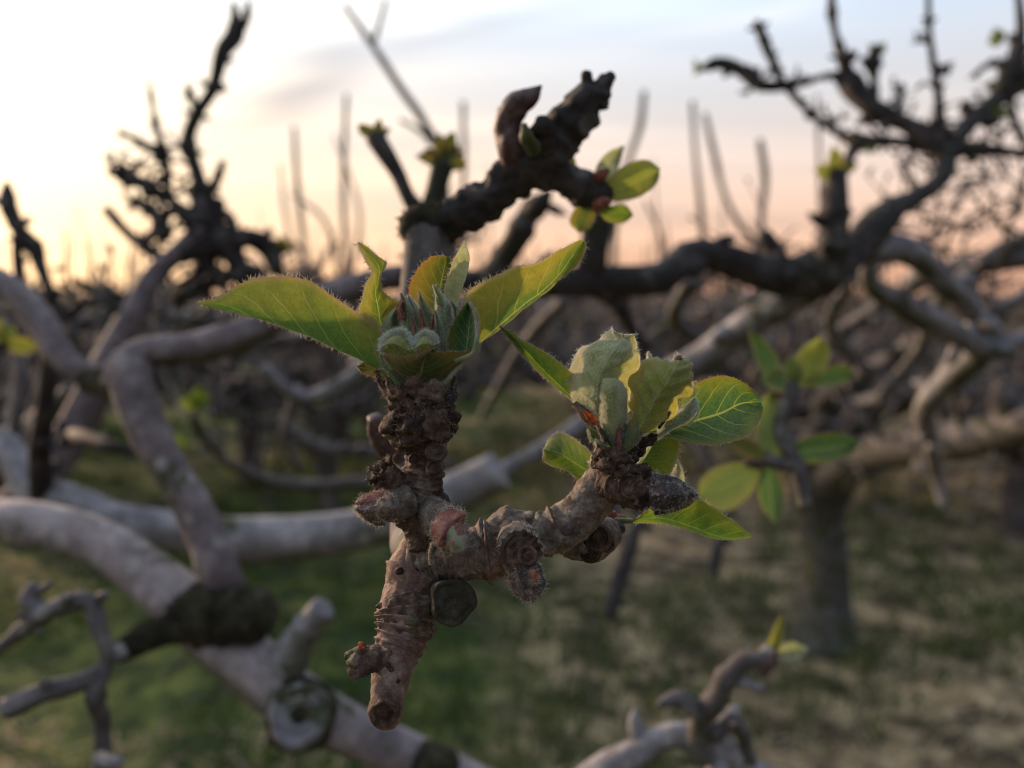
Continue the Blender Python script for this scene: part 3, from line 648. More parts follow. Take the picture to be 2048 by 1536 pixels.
br(t, [(1190, 570, .54, 22), (1230, 615, .55, 18), (1265, 655, .56, 14), (1292, 695, .57, 12)], L_, 'twig', 12, .18)
br(t, [(1195, 830, .75, 16), (1270, 980, .65, 14), (1252, 1110, .55, 14), (1236, 1175, .53, 16), (1222, 1230, .52, 16)], L_, 'twig', 12, .2)
br(t, [(1300, 770, .75, 14), (1430, 960, .62, 13), (1442, 1090, .55, 14), (1425, 1150, .54, 10)], L_, 'twig', 12, .2)
walk_twigs(t, [[(1700, 500), (1830, 420), (1900, 320)], [(1900, 310), (2070, 300)], [(1830, 480), (2048, 420)], [(1720, 285), (1880, 300)], [(1950, 240), (2060, 150)]], 56, .9, 160, 4.0, 43, L_, .2, dj=.12)
walk_twigs(t, [[(1700, 540), (2048, 480)], [(1800, 430), (2048, 330)], [(1500, 560), (1760, 500)]], 42, 1.3, 200, 3.6, 44, 'limb_mid', .3, dj=.3)
walk_twigs(t, [[(1690, 160), (1880, 290)], [(1580, 170), (1500, 160)], [(1870, 200), (1862, 60)], [(1640, 240), (1720, 285)]], 18, .77, 50, 4, 45, L_, .4, dj=.01)
spray(t, 1672, 352, .62, 4, 58, (10, 190), 'leaf_amber', seed=4)
spray(t, 1752, 108, .77, 5, 26, (20, 160), seed=5); spray(t, 2004, 84, .79, 4, 40, (60, 200), seed=6)
spray(t, 1400, 130, .8, 3, 22, (150, 260), seed=7); spray(t, 1950, 148, .79, 2, 20, (200, 270), seed=8); spray(t, 1514, 50, .79, 3, 16, (60, 130), seed=9)
spray(t, 1990, 240, .77, 4, 34, (20, 160), seed=10); spray(t, 1804, 178, .76, 3, 16, (60, 130), seed=12); spray(t, 1740, 290, .76, 3, 28, (200, 340), seed=13)

# --- leaning limb on the left with the dark twiggy top
random.seed(22)
t = thing('leaning_limb', P(0, 1030, .66), 'leaning pinkish limb ending in a dark upright twiggy spray against the bright sky', 'branch')
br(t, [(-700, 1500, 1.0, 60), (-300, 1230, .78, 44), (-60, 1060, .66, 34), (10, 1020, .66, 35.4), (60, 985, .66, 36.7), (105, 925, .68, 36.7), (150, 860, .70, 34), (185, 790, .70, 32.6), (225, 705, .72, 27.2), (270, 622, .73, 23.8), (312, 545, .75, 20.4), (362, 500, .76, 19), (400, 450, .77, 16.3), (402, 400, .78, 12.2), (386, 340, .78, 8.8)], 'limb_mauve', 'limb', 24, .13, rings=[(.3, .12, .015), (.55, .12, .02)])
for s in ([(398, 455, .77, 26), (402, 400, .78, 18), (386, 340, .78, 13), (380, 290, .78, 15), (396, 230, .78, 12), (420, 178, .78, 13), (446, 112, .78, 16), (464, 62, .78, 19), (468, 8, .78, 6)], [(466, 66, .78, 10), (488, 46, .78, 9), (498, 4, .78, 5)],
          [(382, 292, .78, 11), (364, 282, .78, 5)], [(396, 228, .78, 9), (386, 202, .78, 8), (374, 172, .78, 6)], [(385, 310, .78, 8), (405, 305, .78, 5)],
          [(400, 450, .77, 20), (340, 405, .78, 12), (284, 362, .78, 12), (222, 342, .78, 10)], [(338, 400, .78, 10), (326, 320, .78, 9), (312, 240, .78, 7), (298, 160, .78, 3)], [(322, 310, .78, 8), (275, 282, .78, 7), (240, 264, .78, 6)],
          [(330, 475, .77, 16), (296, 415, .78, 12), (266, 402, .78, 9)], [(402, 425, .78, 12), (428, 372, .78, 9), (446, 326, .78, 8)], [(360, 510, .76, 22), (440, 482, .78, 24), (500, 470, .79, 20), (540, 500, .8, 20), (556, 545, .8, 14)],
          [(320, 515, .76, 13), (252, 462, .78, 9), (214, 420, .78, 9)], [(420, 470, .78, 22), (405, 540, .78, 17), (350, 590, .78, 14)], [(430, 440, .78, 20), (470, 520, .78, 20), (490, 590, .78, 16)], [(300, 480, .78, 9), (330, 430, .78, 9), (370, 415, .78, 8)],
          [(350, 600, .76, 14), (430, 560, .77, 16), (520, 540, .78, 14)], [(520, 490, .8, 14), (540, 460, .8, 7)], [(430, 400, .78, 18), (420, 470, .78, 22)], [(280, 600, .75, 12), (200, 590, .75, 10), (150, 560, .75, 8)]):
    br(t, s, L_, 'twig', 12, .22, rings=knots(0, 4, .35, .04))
walk_twigs(t, [[(300, 500), (420, 480), (560, 520)], [(340, 420), (400, 470)], [(300, 560), (540, 560)], [(230, 350), (330, 410)], [(400, 400), (385, 300)]], 30, .79, 100, 4.5, 46, L_, .3, dj=.05)
walk_twigs(t, [[(0, 600), (300, 620), (520, 600)], [(0, 720), (250, 660)]], 34, 1.0, 170, 6, 47, 'limb_mid', .0, dj=.2)
for q in ([(300, 620, 1.0, 14), (420, 640, 1.0, 14), (540, 600, 1.0, 12), (620, 540, 1.0, 9)], [(60, 720, 1.0, 14), (160, 640, 1.0, 14), (250, 590, 1.0, 12), (330, 540, 1.0, 9)], [(560, 840, 1.2, 9), (640, 900, 1.2, 12), (760, 905, 1.2, 13), (900, 930, 1.2, 12)], [(480, 700, 1.1, 12), (560, 690, 1.1, 14), (700, 640, 1.1, 13), (800, 600, 1.1, 12)], [(20, 640, .8, 10), (40, 740, .8, 13), (30, 860, .8, 12)]):
    br(t, q, 'limb_mid', 'limb', 12, .16, kink=.5)
br(t, [(-40, 905, .9, 24), (50, 862, .9, 28), (105, 830, .88, 24), (140, 780, .85, 16)], 'limb_mid', 'limb', 14, .15)
br(t, [(-40, 960, .8, 22), (30, 905, .8, 24), (90, 850, .8, 18)], 'limb_mid', 'limb', 14, .15)
br(t, [(140, 870, .7, 16), (180, 885, .62, 14), (240, 895, .6, 12), (300, 900, .6, 8)], 'limb_dark', 'twig', 12, .15)
spray(t, 566, 505, .8, 3, 40, (40, 140), 'leaf_olive', seed=14)

# --- twig at the left edge
t = thing('edge_twig', P(120, 620, .6), 'dark budded twig standing at the left edge under the glowing sky', 'twig')
br(t, [(125, 640, .6, 11), (95, 560, .6, 11), (62, 500, .6, 14), (36, 455, .6, 14), (26, 415, .6, 17), (20, 385, .6, 15), (14, 366, .6, 6)], L_, 'twig', 12, .22, rings=knots(0, 4, .4, .04))
br(t, [(60, 640, .6, 8), (36, 540, .6, 9), (34, 450, .6, 10)], L_, 'twig', 12, .2); br(t, [(30, 420, .6, 9), (5, 405, .6, 8), (-20, 400, .6, 6)], L_, 'twig', 12, .2)
br(t, [(70, 510, .6, 9), (52, 470, .6, 8)], L_, 'bud', 10, .2)
br(t, [(125, 640, .6, 11), (190, 600, .6, 9), (235, 620, .6, 9)], L_, 'twig', 12, .2)

# --- grey limb lying level behind the spur
t = thing('grey_limb', P(120, 1010, .6), 'smooth grey level limb with a sawn end behind the focused spur', 'branch')
br(t, [(60, 985, .62, 32.4), (140, 1012, .6, 37.8), (230, 1046, .6, 40.5), (340, 1070, .6, 41.4), (450, 1082, .6, 39.6), (600, 1072, .6, 41.4), (720, 1060, .6, 41.4), (830, 1030, .6, 41.4), (920, 985, .6, 40.5), (1000, 940, .6, 39.6)], 'limb_grey', 'limb', 24, .07, caps=(.3, .05))
br(t, [(60, 985, .62, 30), (20, 900, .64, 28), (-60, 860, .66, 28)], 'limb_grey', 'limb', 16, .1); br(t, [(85, 1000, .6, 26), (90, 900, .58, 20), (95, 820, .56, 20), (100, 700, .55, 18)], 'limb_dark', 'limb', 16, .12)

# --- thin twigs with leaf tufts in the left middle
t = thing('drooping_twig', P(720, 968, .95), 'thin grey twig arching up to a small yellow leaf tuft over the grass', 'twig')
br(t, [(740, 960, .95, 11), (620, 976, .95, 11), (500, 950, .9, 11), (430, 900, .85, 10), (385, 835, .8, 9)], 'limb_mid', 'twig', 12, .12)
spray(t, 400, 815, .8, 5, 42, (0, 170), 'leaf_lime', seed=15); spray(t, 352, 900, .85, 3, 34, (20, 160), 'leaf_lime', seed=16)
t = thing('crooked_twig', P(745, 722, .85), 'crooked pale twig with a bright bark patch behind the big left leaf', 'twig')
br(t, [(770, 700, .85, 20), (680, 762, .85, 18), (600, 790, .85, 14), (560, 768, .83, 15), (530, 738, .82, 14)], 'limb_grey', 'twig', 12, .15)
br(t, [(590, 790, .85, 11), (570, 880, .86, 9), (600, 940, .88, 8)], 'limb_mid', 'twig', 10, .15)
t = thing('leaf_tuft', P(14, 690, .5), 'yellow-green leaf tuft poking in at the left edge', 'leaf tuft')
br(t, [(-60, 760, .5, 12), (-20, 720, .5, 12), (6, 690, .5, 11)], L_, 'twig', 10, .2); spray(t, 6, 688, .5, 5, 60, (-30, 190), 'leaf_amber', seed=17)

t = thing('tangled_tree', P(660, 1100, 4.1), 'low tangled tree crown filling the gap below the long left leaf', 'tree')
br(t, [(664, 1110, 4.1, 22), (660, 1000, 4.1, 18), (655, 880, 4.1, 16)], 'far_bark', 'trunk', 10)
TL = [[(655, 880), (560, 760), (440, 690), (320, 640)], [(655, 870), (700, 740), (640, 640), (560, 590)], [(660, 860), (800, 740), (960, 640), (1080, 600)], [(650, 890), (520, 850), (380, 800), (250, 760)]]
for l in TL: br(t, [(x, y, 4.1, 12 - 2 * i) for i, (x, y) in enumerate(l)], 'far_bark', 'limb', 8, .15)
walk_twigs(t, TL, 150, 4.0, 170, 5, 48, 'far_bark', .05, dj=.4)
# --- near pruned limb, lower left
random.seed(23)
t = thing('pruned_limb', P(0, 1030, .42), 'thick pinkish grey pruned limb with mossy knot and ring-shaped cut scar', 'branch')
br(t, [(-900, 1120, .6, 50), (-400, 1060, .5, 44), (-80, 1030, .43, 38.6), (-20, 1038, .42, 42), (50, 1045, .41, 42), (130, 1060, .405, 43.7), (200, 1085, .40, 45.4), (270, 1130, .39, 48.7), (350, 1195, .38, 53.8), (440, 1275, .37, 57.1), (540, 1362, .37, 55.4), (640, 1432, .37, 52.1), (740, 1478, .375, 43.7), (850, 1522, .38, 38.6), (960, 1570, .39, 35.3), (1080, 1640, .43, 46), (1250, 1800, .52, 56), (1450, 2100, .75, 70), (1500, 2500, 1.1, 90)], 'limb_bark', 'limb', 40, .10, rings=[(.12, .07, .008), (.25, .09, .01), (.31, .05, .006), (.58, .06, .01), (.36, .07, .008), (.45, .05, .008), (.76, .06, .01)], sub=8)
br(t, [(455, 1215, .375, 44), (440, 1150, .37, 38.7), (410, 1070, .375, 36.1), (350, 955, .38, 36.1), (295, 860, .385, 38.7), (268, 785, .39, 40.5), (262, 735, .395, 38.7)], 'limb_mauve', 'limb', 32, .10, rings=[(.2, .12, .02), (.45, .08, .012), (.7, .10, .02)])
br(t, [(235, 770, .395, 32), (255, 725, .395, 35.2), (300, 706, .40, 33.6), (370, 700, .405, 32), (440, 684, .41, 32), (520, 652, .42, 30.4), (600, 615, .43, 28.8), (680, 585, .45, 28), (760, 560, .47, 27.2), (850, 552, .5, 25.6)], 'limb_mauve', 'limb', 32, .11, rings=[(.16, .08, .015), (.3, .14, .02), (.7, .09, .015), (.5, .08, .015)])
br(t, [(-60, 530, .45, 25.5), (20, 578, .45, 26.7), (80, 640, .44, 28), (130, 720, .43, 26.7), (175, 752, .425, 24.2), (240, 748, .41, 28)], 'limb_mauve', 'limb', 28, .06)
br(t, [(175, 760, .42, 24), (210, 762, .41, 28.8), (250, 762, .40, 41.6), (280, 765, .395, 38.4)], 'moss', 'moss_collar', 20, .2)
br(t, [(560, 1345, .37, 48), (590, 1290, .365, 42), (622, 1245, .36, 36), (646, 1217, .355, 29)], 'limb_grey', 'stub', 28, .16, caps=(.3, .3), rings=[(.75, .15, .04)])
br(t, [(345, 1240, .365, 30.2), (395, 1228, .364, 52.1), (440, 1235, .366, 60.5), (485, 1232, .366, 62.2), (525, 1215, .37, 43.7)], 'moss', 'moss_knot', 40, .34, nz=70)
br(t, [(370, 1250, .36, 34), (310, 1266, .355, 30), (268, 1288, .35, 26), (240, 1303, .348, 22)], 'moss', 'stub', 24, .34, nz=90)
br(t, [(246, 1300, .347, 20), (232, 1308, .345, 19), (226, 1312, .344, 17)], 'limb_grey', 'stub_end', 18, .15)
mb = MB(); c = P(600, 1428, .352); k = .352 / FPX; ax = norm(CAM - c + UP * .02 - RT * .03)
lathe(mb, c, ax, [(66 * k, -70 * k), (65 * k, -18 * k), (61 * k, 0), (54 * k, 7 * k), (45 * k, 2 * k), (38 * k, -2 * k), (28 * k, 0), (22 * k, -5 * k), (14 * k, -7 * k), (2 * k, -6 * k)], 56, .10, 130, poly=.02)
ob = mb.build('cut_scar', MAT['limb_grey'], t)
mb = MB(); lathe(mb, c + ax * (-5 * k), ax, [(20 * k, -3 * k), (14 * k, 1 * k), (2 * k, 2 * k)], 24, .05, 300); mb.build('scar_core', MAT['moss'], t)
mb = MB(); lathe(mb, c, ax, [(70 * k, -50 * k), (70 * k, -20 * k), (66 * k, -10 * k), (63 * k, -12 * k)], 56, .11, 160); mb.build('moss_rim', MAT['moss'], t)
mb = MB(); br(None, [(835, 1517, .377, 41), (862, 1528, .377, 42), (885, 1538, .38, 41)], '', mb=mb, seg=24, amp=.15); mb.build('moss_collar', MAT['moss'], t)

# --- bent twig, lower left corner
random.seed(24)
t = thing('bent_twig', P(200, 1560, .34), 'bent lichen-covered twig hooked over in the lower left corner', 'twig')
br(t, [(-40, 1325, .33, 13.6), (30, 1268, .33, 12.8), (85, 1224, .33, 14.4), (140, 1202, .33, 17), (182, 1212, .33, 21.2), (203, 1262, .33, 17), (206, 1315, .33, 13.6), (200, 1380, .33, 16.1), (195, 1450, .335, 17), (205, 1580, .34, 18.7)], 'limb_mid', 'twig', 18, .18, rings=knots(0, 5, .2, .02))
br(t, [(80, 1228, .33, 17), (58, 1190, .33, 15), (66, 1170, .33, 9)], 'limb_mid', 'spur', 14, .2); br(t, [(66, 1190, .33, 9), (100, 1168, .33, 8)], 'limb_mid', 'spur', 12, .2)
br(t, [(198, 1345, .33, 20), (150, 1365, .325, 22), (90, 1385, .32, 20), (10, 1418, .315, 22)], 'limb_mid', 'stub', 16, .15, caps=(.3, .1))
br(t, [(200, 1520, .33, 16), (235, 1525, .325, 12)], 'limb_grey', 'stub', 14, .15)

# --- leafy twig behind the dark post
t = thing('leafy_twig', P(852, 552, .48), 'forked twig with green opening leaves behind the dark post', 'twig')
br(t, [(852, 552, .48, 26), (852, 470, .38, 26), (850, 430, .35, 24), (818, 398, .35, 17), (792, 352, .35, 16), (772, 312, .35, 17), (752, 278, .35, 20)], L_, 'twig', 16, .15)
br(t, [(855, 440, .35, 24), (872, 385, .35, 22), (884, 335, .35, 24)], L_, 'twig', 14, .15)
spray(t, 750, 278, .35, 4, 40, (30, 150), 'leaf_olive', seed=18); spray(t, 884, 322, .35, 8, 58, (-25, 205), 'leaf_olive', seed=19)

t = thing('whip_shoot', P(905, 570, 1.6), 'long thin whippy shoot slanting up across the pale sky', 'shoot')
br(t, [(905, 590, 1.6, 10), (893, 420, 1.6, 10), (878, 300, 1.6, 9), (850, 248, 1.6, 9), (800, 175, 1.6, 8), (745, 90, 1.6, 7), (690, 12, 1.6, 5)], 'limb_mid', 'shoot', 10, .1, nob=True, kink=0)
br(t, [(745, 90, 1.6, 5), (760, 45, 1.6, 5), (772, 0, 1.6, 4)], 'limb_mid', 'side_shoot', 8, .1, kink=0); br(t, [(878, 300, 1.6, 6), (840, 262, 1.6, 5), (800, 240, 1.6, 4)], 'limb_mid', 'side_shoot', 8, .1, kink=0)
# --- dark forked branch in the upper middle
random.seed(25)
t = thing('forked_branch', P(826, 1075, .165), 'dark scaly forked branch rising from a post behind the focused leaves', 'branch')
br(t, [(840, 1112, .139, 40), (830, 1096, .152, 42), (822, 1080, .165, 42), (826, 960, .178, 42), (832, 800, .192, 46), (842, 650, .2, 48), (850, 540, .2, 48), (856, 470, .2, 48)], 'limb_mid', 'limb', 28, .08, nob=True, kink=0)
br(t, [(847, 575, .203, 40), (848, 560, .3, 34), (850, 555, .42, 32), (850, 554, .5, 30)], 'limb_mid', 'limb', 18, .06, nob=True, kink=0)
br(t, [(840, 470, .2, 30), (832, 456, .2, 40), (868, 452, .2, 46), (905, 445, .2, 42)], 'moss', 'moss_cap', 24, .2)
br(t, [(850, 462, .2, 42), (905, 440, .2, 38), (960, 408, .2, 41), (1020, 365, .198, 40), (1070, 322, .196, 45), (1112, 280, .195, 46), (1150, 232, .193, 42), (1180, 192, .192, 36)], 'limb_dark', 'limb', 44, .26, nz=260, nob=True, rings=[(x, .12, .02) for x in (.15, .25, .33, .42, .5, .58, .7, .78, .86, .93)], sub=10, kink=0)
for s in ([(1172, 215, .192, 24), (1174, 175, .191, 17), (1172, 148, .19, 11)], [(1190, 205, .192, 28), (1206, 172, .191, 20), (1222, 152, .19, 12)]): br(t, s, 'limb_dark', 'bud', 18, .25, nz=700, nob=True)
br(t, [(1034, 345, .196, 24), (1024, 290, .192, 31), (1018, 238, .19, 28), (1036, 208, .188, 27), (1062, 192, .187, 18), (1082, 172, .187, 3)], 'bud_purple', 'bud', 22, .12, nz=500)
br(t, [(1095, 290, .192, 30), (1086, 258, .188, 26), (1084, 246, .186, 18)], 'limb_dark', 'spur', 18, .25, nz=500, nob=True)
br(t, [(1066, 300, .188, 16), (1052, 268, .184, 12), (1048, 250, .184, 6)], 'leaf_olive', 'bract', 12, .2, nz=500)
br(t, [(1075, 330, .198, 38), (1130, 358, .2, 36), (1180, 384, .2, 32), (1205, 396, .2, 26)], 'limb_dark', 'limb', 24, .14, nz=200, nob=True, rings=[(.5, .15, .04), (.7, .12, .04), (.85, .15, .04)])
Lk = dict(d0=.2, edge=.4, n=28, m=6, ser=.0001, hl=.0007)
leaf(t, [(1195, 385), (1222, 352), (1254, 328), (1295, 320), (1320, 338)], [(1198, 392), (1240, 378), (1285, 358), (1320, 340)], [(1202, 400), (1244, 402), (1288, 388), (1316, 362), (1320, 342)], MAT['leaf_woolgreen'], (0, -6), (0, -2), (0, -4), **Lk)
leaf(t, [(1185, 370), (1193, 335), (1215, 305), (1247, 290)], [(1195, 372), (1215, 340), (1232, 310), (1247, 290)], [(1205, 375), (1230, 350), (1240, 325), (1248, 292)], MAT['leaf_pale'], (0, 4), (0, 6), (0, 3), **Lk)
leaf(t, [(1195, 405), (1225, 412), (1250, 410), (1266, 428)], [(1195, 412), (1222, 425), (1248, 425), (1266, 430)], [(1195, 420), (1215, 442), (1245, 446), (1266, 432)], MAT['leaf_lime'], (0, 2), (0, 4), (0, 2), **Lk)
leaf(t, [(1178, 405), (1150, 418), (1140, 445), (1158, 466)], [(1182, 408), (1168, 425), (1160, 448), (1158, 466)], [(1188, 410), (1190, 430), (1180, 455), (1158, 466)], MAT['leaf_amber'], (0, 2), (0, 2), (0, 0), **Lk)
leaf(t, [(1110, 325), (1122, 308), (1140, 306), (1152, 322)], [(1112, 330), (1125, 320), (1140, 318), (1152, 324)], [(1115, 335), (1130, 335), (1145, 332), (1152, 326)], MAT['leaf_amber'], (6,), (8,), (6,), **Lk)
br(t, [(1190, 360, .199, 13), (1205, 348, .197, 12), (1215, 340, .196, 6)], 'bud_red', 'bud', 14, .1); br(t, [(1195, 410, .198, 14), (1208, 404, .196, 12), (1220, 402, .195, 5)], 'bud_red', 'bud', 14, .1)
br(t, [(818, 915, .182, 30), (786, 895, .178, 30), (758, 865, .174, 24), (748, 835, .172, 15)], 'bud_purple', 'spur', 26, .26, nz=420, caps=(.4, .3), kink=0)

# --- leafy shoot behind on the right
random.seed(26)
t = thing('leafy_shoot', P(1600, 1000, .30), 'out-of-focus shoot with two leaf rosettes in front of the grey trunk', 'shoot')
br(t, [(1610, 1010, .30, 13.6), (1590, 930, .30, 13.6), (1565, 860, .30, 14.96), (1575, 800, .30, 16.32), (1585, 772, .30, 14.96)], 'limb_mid', 'stem', 18, .15)
br(t, [(1585, 930, .30, 12.24), (1552, 925, .30, 13.6), (1535, 918, .30, 13.6)], 'limb_mid', 'stem', 16, .15)
Lk = dict(d0=.30, edge=.3, n=28, m=6, ser=.0001, hl=.0008)
leaf(t, [(1532, 762), (1510, 715), (1498, 668), (1497, 654)], [(1545, 765), (1532, 720), (1512, 680), (1497, 654)], [(1560, 765), (1560, 725), (1530, 682), (1497, 654)], MAT['leaf_flush'], (0, 2), (0, 5), (0, 2), **Lk)
leaf(t, [(1580, 770), (1582, 730), (1605, 695), (1640, 674)], [(1600, 772), (1615, 735), (1632, 700), (1642, 674)], [(1625, 770), (1650, 740), (1660, 700), (1644, 674)], MAT['leaf_woolgreen'], (0, -4), (0, 2), (0, -2), **Lk)
leaf(t, [(1610, 760), (1655, 735), (1685, 728), (1712, 747)], [(1610, 768), (1655, 755), (1690, 747), (1712, 748)], [(1610, 776), (1655, 772), (1690, 765), (1712, 750)], MAT['leaf_flush'], (0, 2), (0, 5), (0, 2), **Lk)
leaf(t, [(1595, 762), (1570, 742), (1540, 740), (1522, 758)], [(1595, 770), (1570, 760), (1542, 758), (1522, 760)], [(1595, 782), (1570, 785), (1542, 778), (1522, 762)], MAT['leaf_far'], (0, -5), (0, -3), (0, -6), **Lk)
leaf(t, [(1590, 765), (1575, 748), (1568, 728), (1580, 712)], [(1596, 765), (1590, 745), (1585, 728), (1580, 712)], [(1604, 765), (1606, 745), (1598, 726), (1580, 712)], MAT['leaf_far'], (0, -5), (0, -7), (0, -6), **Lk)
leaf(t, [(1545, 925), (1500, 915), (1470, 898), (1452, 880)], [(1540, 915), (1505, 900), (1475, 886), (1452, 878)], [(1540, 905), (1510, 885), (1480, 870), (1452, 876)], MAT['leaf_olive'], (0, 3), (0, 4), (0, 3), **Lk)
leaf(t, [(1560, 905), (1610, 878), (1670, 866), (1718, 880)], [(1560, 912), (1610, 902), (1670, 895), (1718, 884)], [(1560, 920), (1610, 926), (1670, 922), (1712, 900), (1718, 886)], MAT['leaf_green'], (0, -3), (0, 1), (0, -3), **Lk)
leaf(t, [(1520, 930), (1478, 925), (1430, 935), (1400, 965), (1396, 990)], [(1525, 938), (1488, 955), (1440, 978), (1396, 995)], [(1530, 945), (1500, 990), (1450, 1022), (1410, 1010), (1396, 998)], MAT['leaf_far'], (0, -4), (0, -2), (0, -5), **Lk)
leaf(t, [(1525, 935), (1515, 970), (1525, 1015), (1550, 1046)], [(1538, 935), (1540, 975), (1545, 1015), (1552, 1046)], [(1550, 935), (1565, 970), (1566, 1015), (1554, 1046)], MAT['leaf_green'], (0, -4), (0, -1), (0, -4), **Lk)
leaf(t, [(1530, 920), (1512, 860), (1515, 810), (1540, 780)], [(1540, 918), (1535, 860), (1535, 815), (1542, 780)], [(1556, 918), (1566, 860), (1560, 810), (1544, 780)], MAT['leaf_far'], (0, -3), (0, 1), (0, -2), **Lk)
br(t, [(1566, 796, .30, 8.16), (1552, 788, .30, 7.48), (1542, 783, .30, 3.4)], 'bud_red', 'bud_scale', 14, .1); br(t, [(1520, 930, .30, 10.88), (1500, 925, .30, 9.52), (1488, 928, .30, 4.76)], 'scar_bark', 'bud_scale', 14, .1)

# --- budding twig at the bottom
t = thing('budding_twig', P(1270, 1530, .33), 'pale twig at the bottom bearing one opening bud with light green leaves', 'twig')
br(t, [(1020, 1760, .42, 36), (1090, 1650, .36, 31), (1150, 1585, .33, 30), (1230, 1536, .33, 32), (1290, 1498, .33, 32), (1345, 1478, .33, 30), (1420, 1492, .33, 30), (1500, 1528, .335, 25), (1600, 1590, .34, 24), (1800, 1690, .36, 20), (2050, 1760, .38, 14)], 'limb_grey', 'limb', 22, .07)
br(t, [(1405, 1510, .325, 28), (1412, 1450, .315, 23), (1440, 1395, .307, 21), (1470, 1352, .303, 20), (1492, 1330, .3, 20), (1520, 1320, .3, 17), (1538, 1304, .3, 16)], 'limb_mid', 'shoot', 18, .16, rings=[(.5, .2, .04), (.7, .25, .04), (.85, .2, .04)])
br(t, [(1405, 1455, .315, 18), (1375, 1412, .31, 16), (1350, 1394, .31, 17), (1320, 1408, .31, 9)], 'limb_mid', 'spur', 16, .16); br(t, [(1425, 1470, .315, 14), (1462, 1440, .32, 15), (1485, 1462, .325, 13), (1498, 1520, .332, 14)], 'limb_mid', 'spur', 16, .16)
br(t, [(1478, 1362, .303, 12), (1500, 1368, .3, 10), (1522, 1376, .298, 11)], 'limb_grey', 'stub', 14, .15)
br(t, [(1520, 1340, .3, 18), (1540, 1322, .298, 17), (1548, 1305, .297, 8)], 'bud_purple', 'bud', 16, .12)
Lk = dict(d0=.3, edge=.3, n=26, m=6, ser=.0001, hl=.001)
leaf(t, [(1530, 1312), (1536, 1285), (1548, 1255), (1562, 1232)], [(1540, 1312), (1548, 1285), (1556, 1255), (1562, 1232)], [(1552, 1312), (1562, 1285), (1566, 1258), (1562, 1232)], MAT['leaf_amber'], (0,), (3,), (0,), **Lk)
leaf(t, [(1545, 1308), (1565, 1288), (1590, 1285), (1614, 1296)], [(1545, 1312), (1568, 1302), (1592, 1298), (1614, 1300)], [(1545, 1318), (1570, 1322), (1595, 1318), (1614, 1304)], MAT['leaf_pale'], (0,), (3,), (-1,), **Lk)

# ================================================================== the spur in focus
random.seed(31)
DZ = FOCUS
t = thing('apple_spur', P(772, 1445, DZ), 'sharp foreground apple spur with two unfolding leaf clusters on a wrinkled forked twig', 'apple spur')
SPUR = t
K = DZ / FPX
def fg(pts): return [(*P(p[0], p[1], DZ + p[2] / 1000), p[3] * (DZ + p[2] / 1000) / FPX) for p in pts]
def stem(pts, mat, name='stem', seg=72, n=None, amp=.10, scale=520, rings=(), wr=None, hair=0, hl=.0005, hm='hair_warm', caps=(.3, .3), label=None, seed=0, parent=None, flat=1.0):
    mb = MB(); q = fg(pts)
    V = tube(mb, q, seg, n or len(pts) * 14, amp, scale, rings, wr, caps, 0, seed, 4, flat)
    if hair:
        i = RNG.integers(1, V.shape[0] - 1, hair); j = RNG.integers(0, V.shape[1], hair)
        p = V[i, j]; nr = norm(p - V[i].mean(1))
        hairs(mb, p, nr + RNG.normal(size=p.shape) * .7, RNG.uniform(.4, 1.2, hair) * hl, .000022, .6, 1)
    ob = mb.build(name, [MAT[mat], MAT[hm]], parent or t)
    if label: ob['label'] = label
    return ob
# upright stem under the left cluster
stem([(842, 752, 2, 48.4), (834, 772, 2, 52.1), (832, 797, 2, 51.2), (838, 815, 2, 57.7), (841, 836, 2, 63.2), (839, 856, 2, 61.4), (846, 878, 2, 50.2), (854, 898, 2, 37.2), (850, 930, 2, 38.1), (845, 960, 2, 40), (838, 988, 2, 40), (835, 1012, 2, 40.9), (832, 1040, 2, 35.3), (834, 1068, 1, 25.1), (838, 1098, 0, 20.5)],
     'twig_bark', n=230, amp=.16, scale=480, wr=lambda x: .10 if .45 < x < .92 else .04, hair=1500, seed=3,
     rings=[(.12, .10, .02), (.22, .14, .02), (.31, .22, .02), (.37, .16, .02), (.5, .12, .015), (.56, .1, .015), (.63, .12, .015), (.72, .12, .015), (.78, .1, .015), (.86, .14, .015)], label='rough brown upright stem below the left leaf cluster')
# ragged dark bud scales round the collar
def scale_leaf(cx, cy, z, ang, w, h, mat='dark_scale', name='bud_scale', bulge=1.5, hair=.5, parent=None, hm='hair_warm', wool=0, wav=.14):
    a = math.radians(ang); ux, uy = math.cos(a), -math.sin(a); vx, vy = -uy, ux
    def q(s, k, dz): return (cx + ux * s * h + vx * k * w, cy + uy * s * h + vy * k * w, z + dz)
    A = [q(-.5, -.45, 0), q(-.1, -.58, 0), q(.28, -.44, -.5), q(.55, -.04, -bulge * .8)]
    B = [q(-.5, .45, 0), q(-.1, .55, 0), q(.22, .42, -.4), q(.55, .04, -bulge * .8)]
    Mi = [q(-.5, 0, -bulge * .4), q(-.1, 0, -bulge), q(.25, 0, -bulge * 1.1), q(.55, 0, -bulge * .9)]
    return leaf(parent or t, A, Mi, B, MAT[mat], name=name, edge=hair, n=26, m=7, ser=.0001, crease=.3, puff=.0, wav=wav, hl=.0006, hm=MAT[hm], wool=wool)
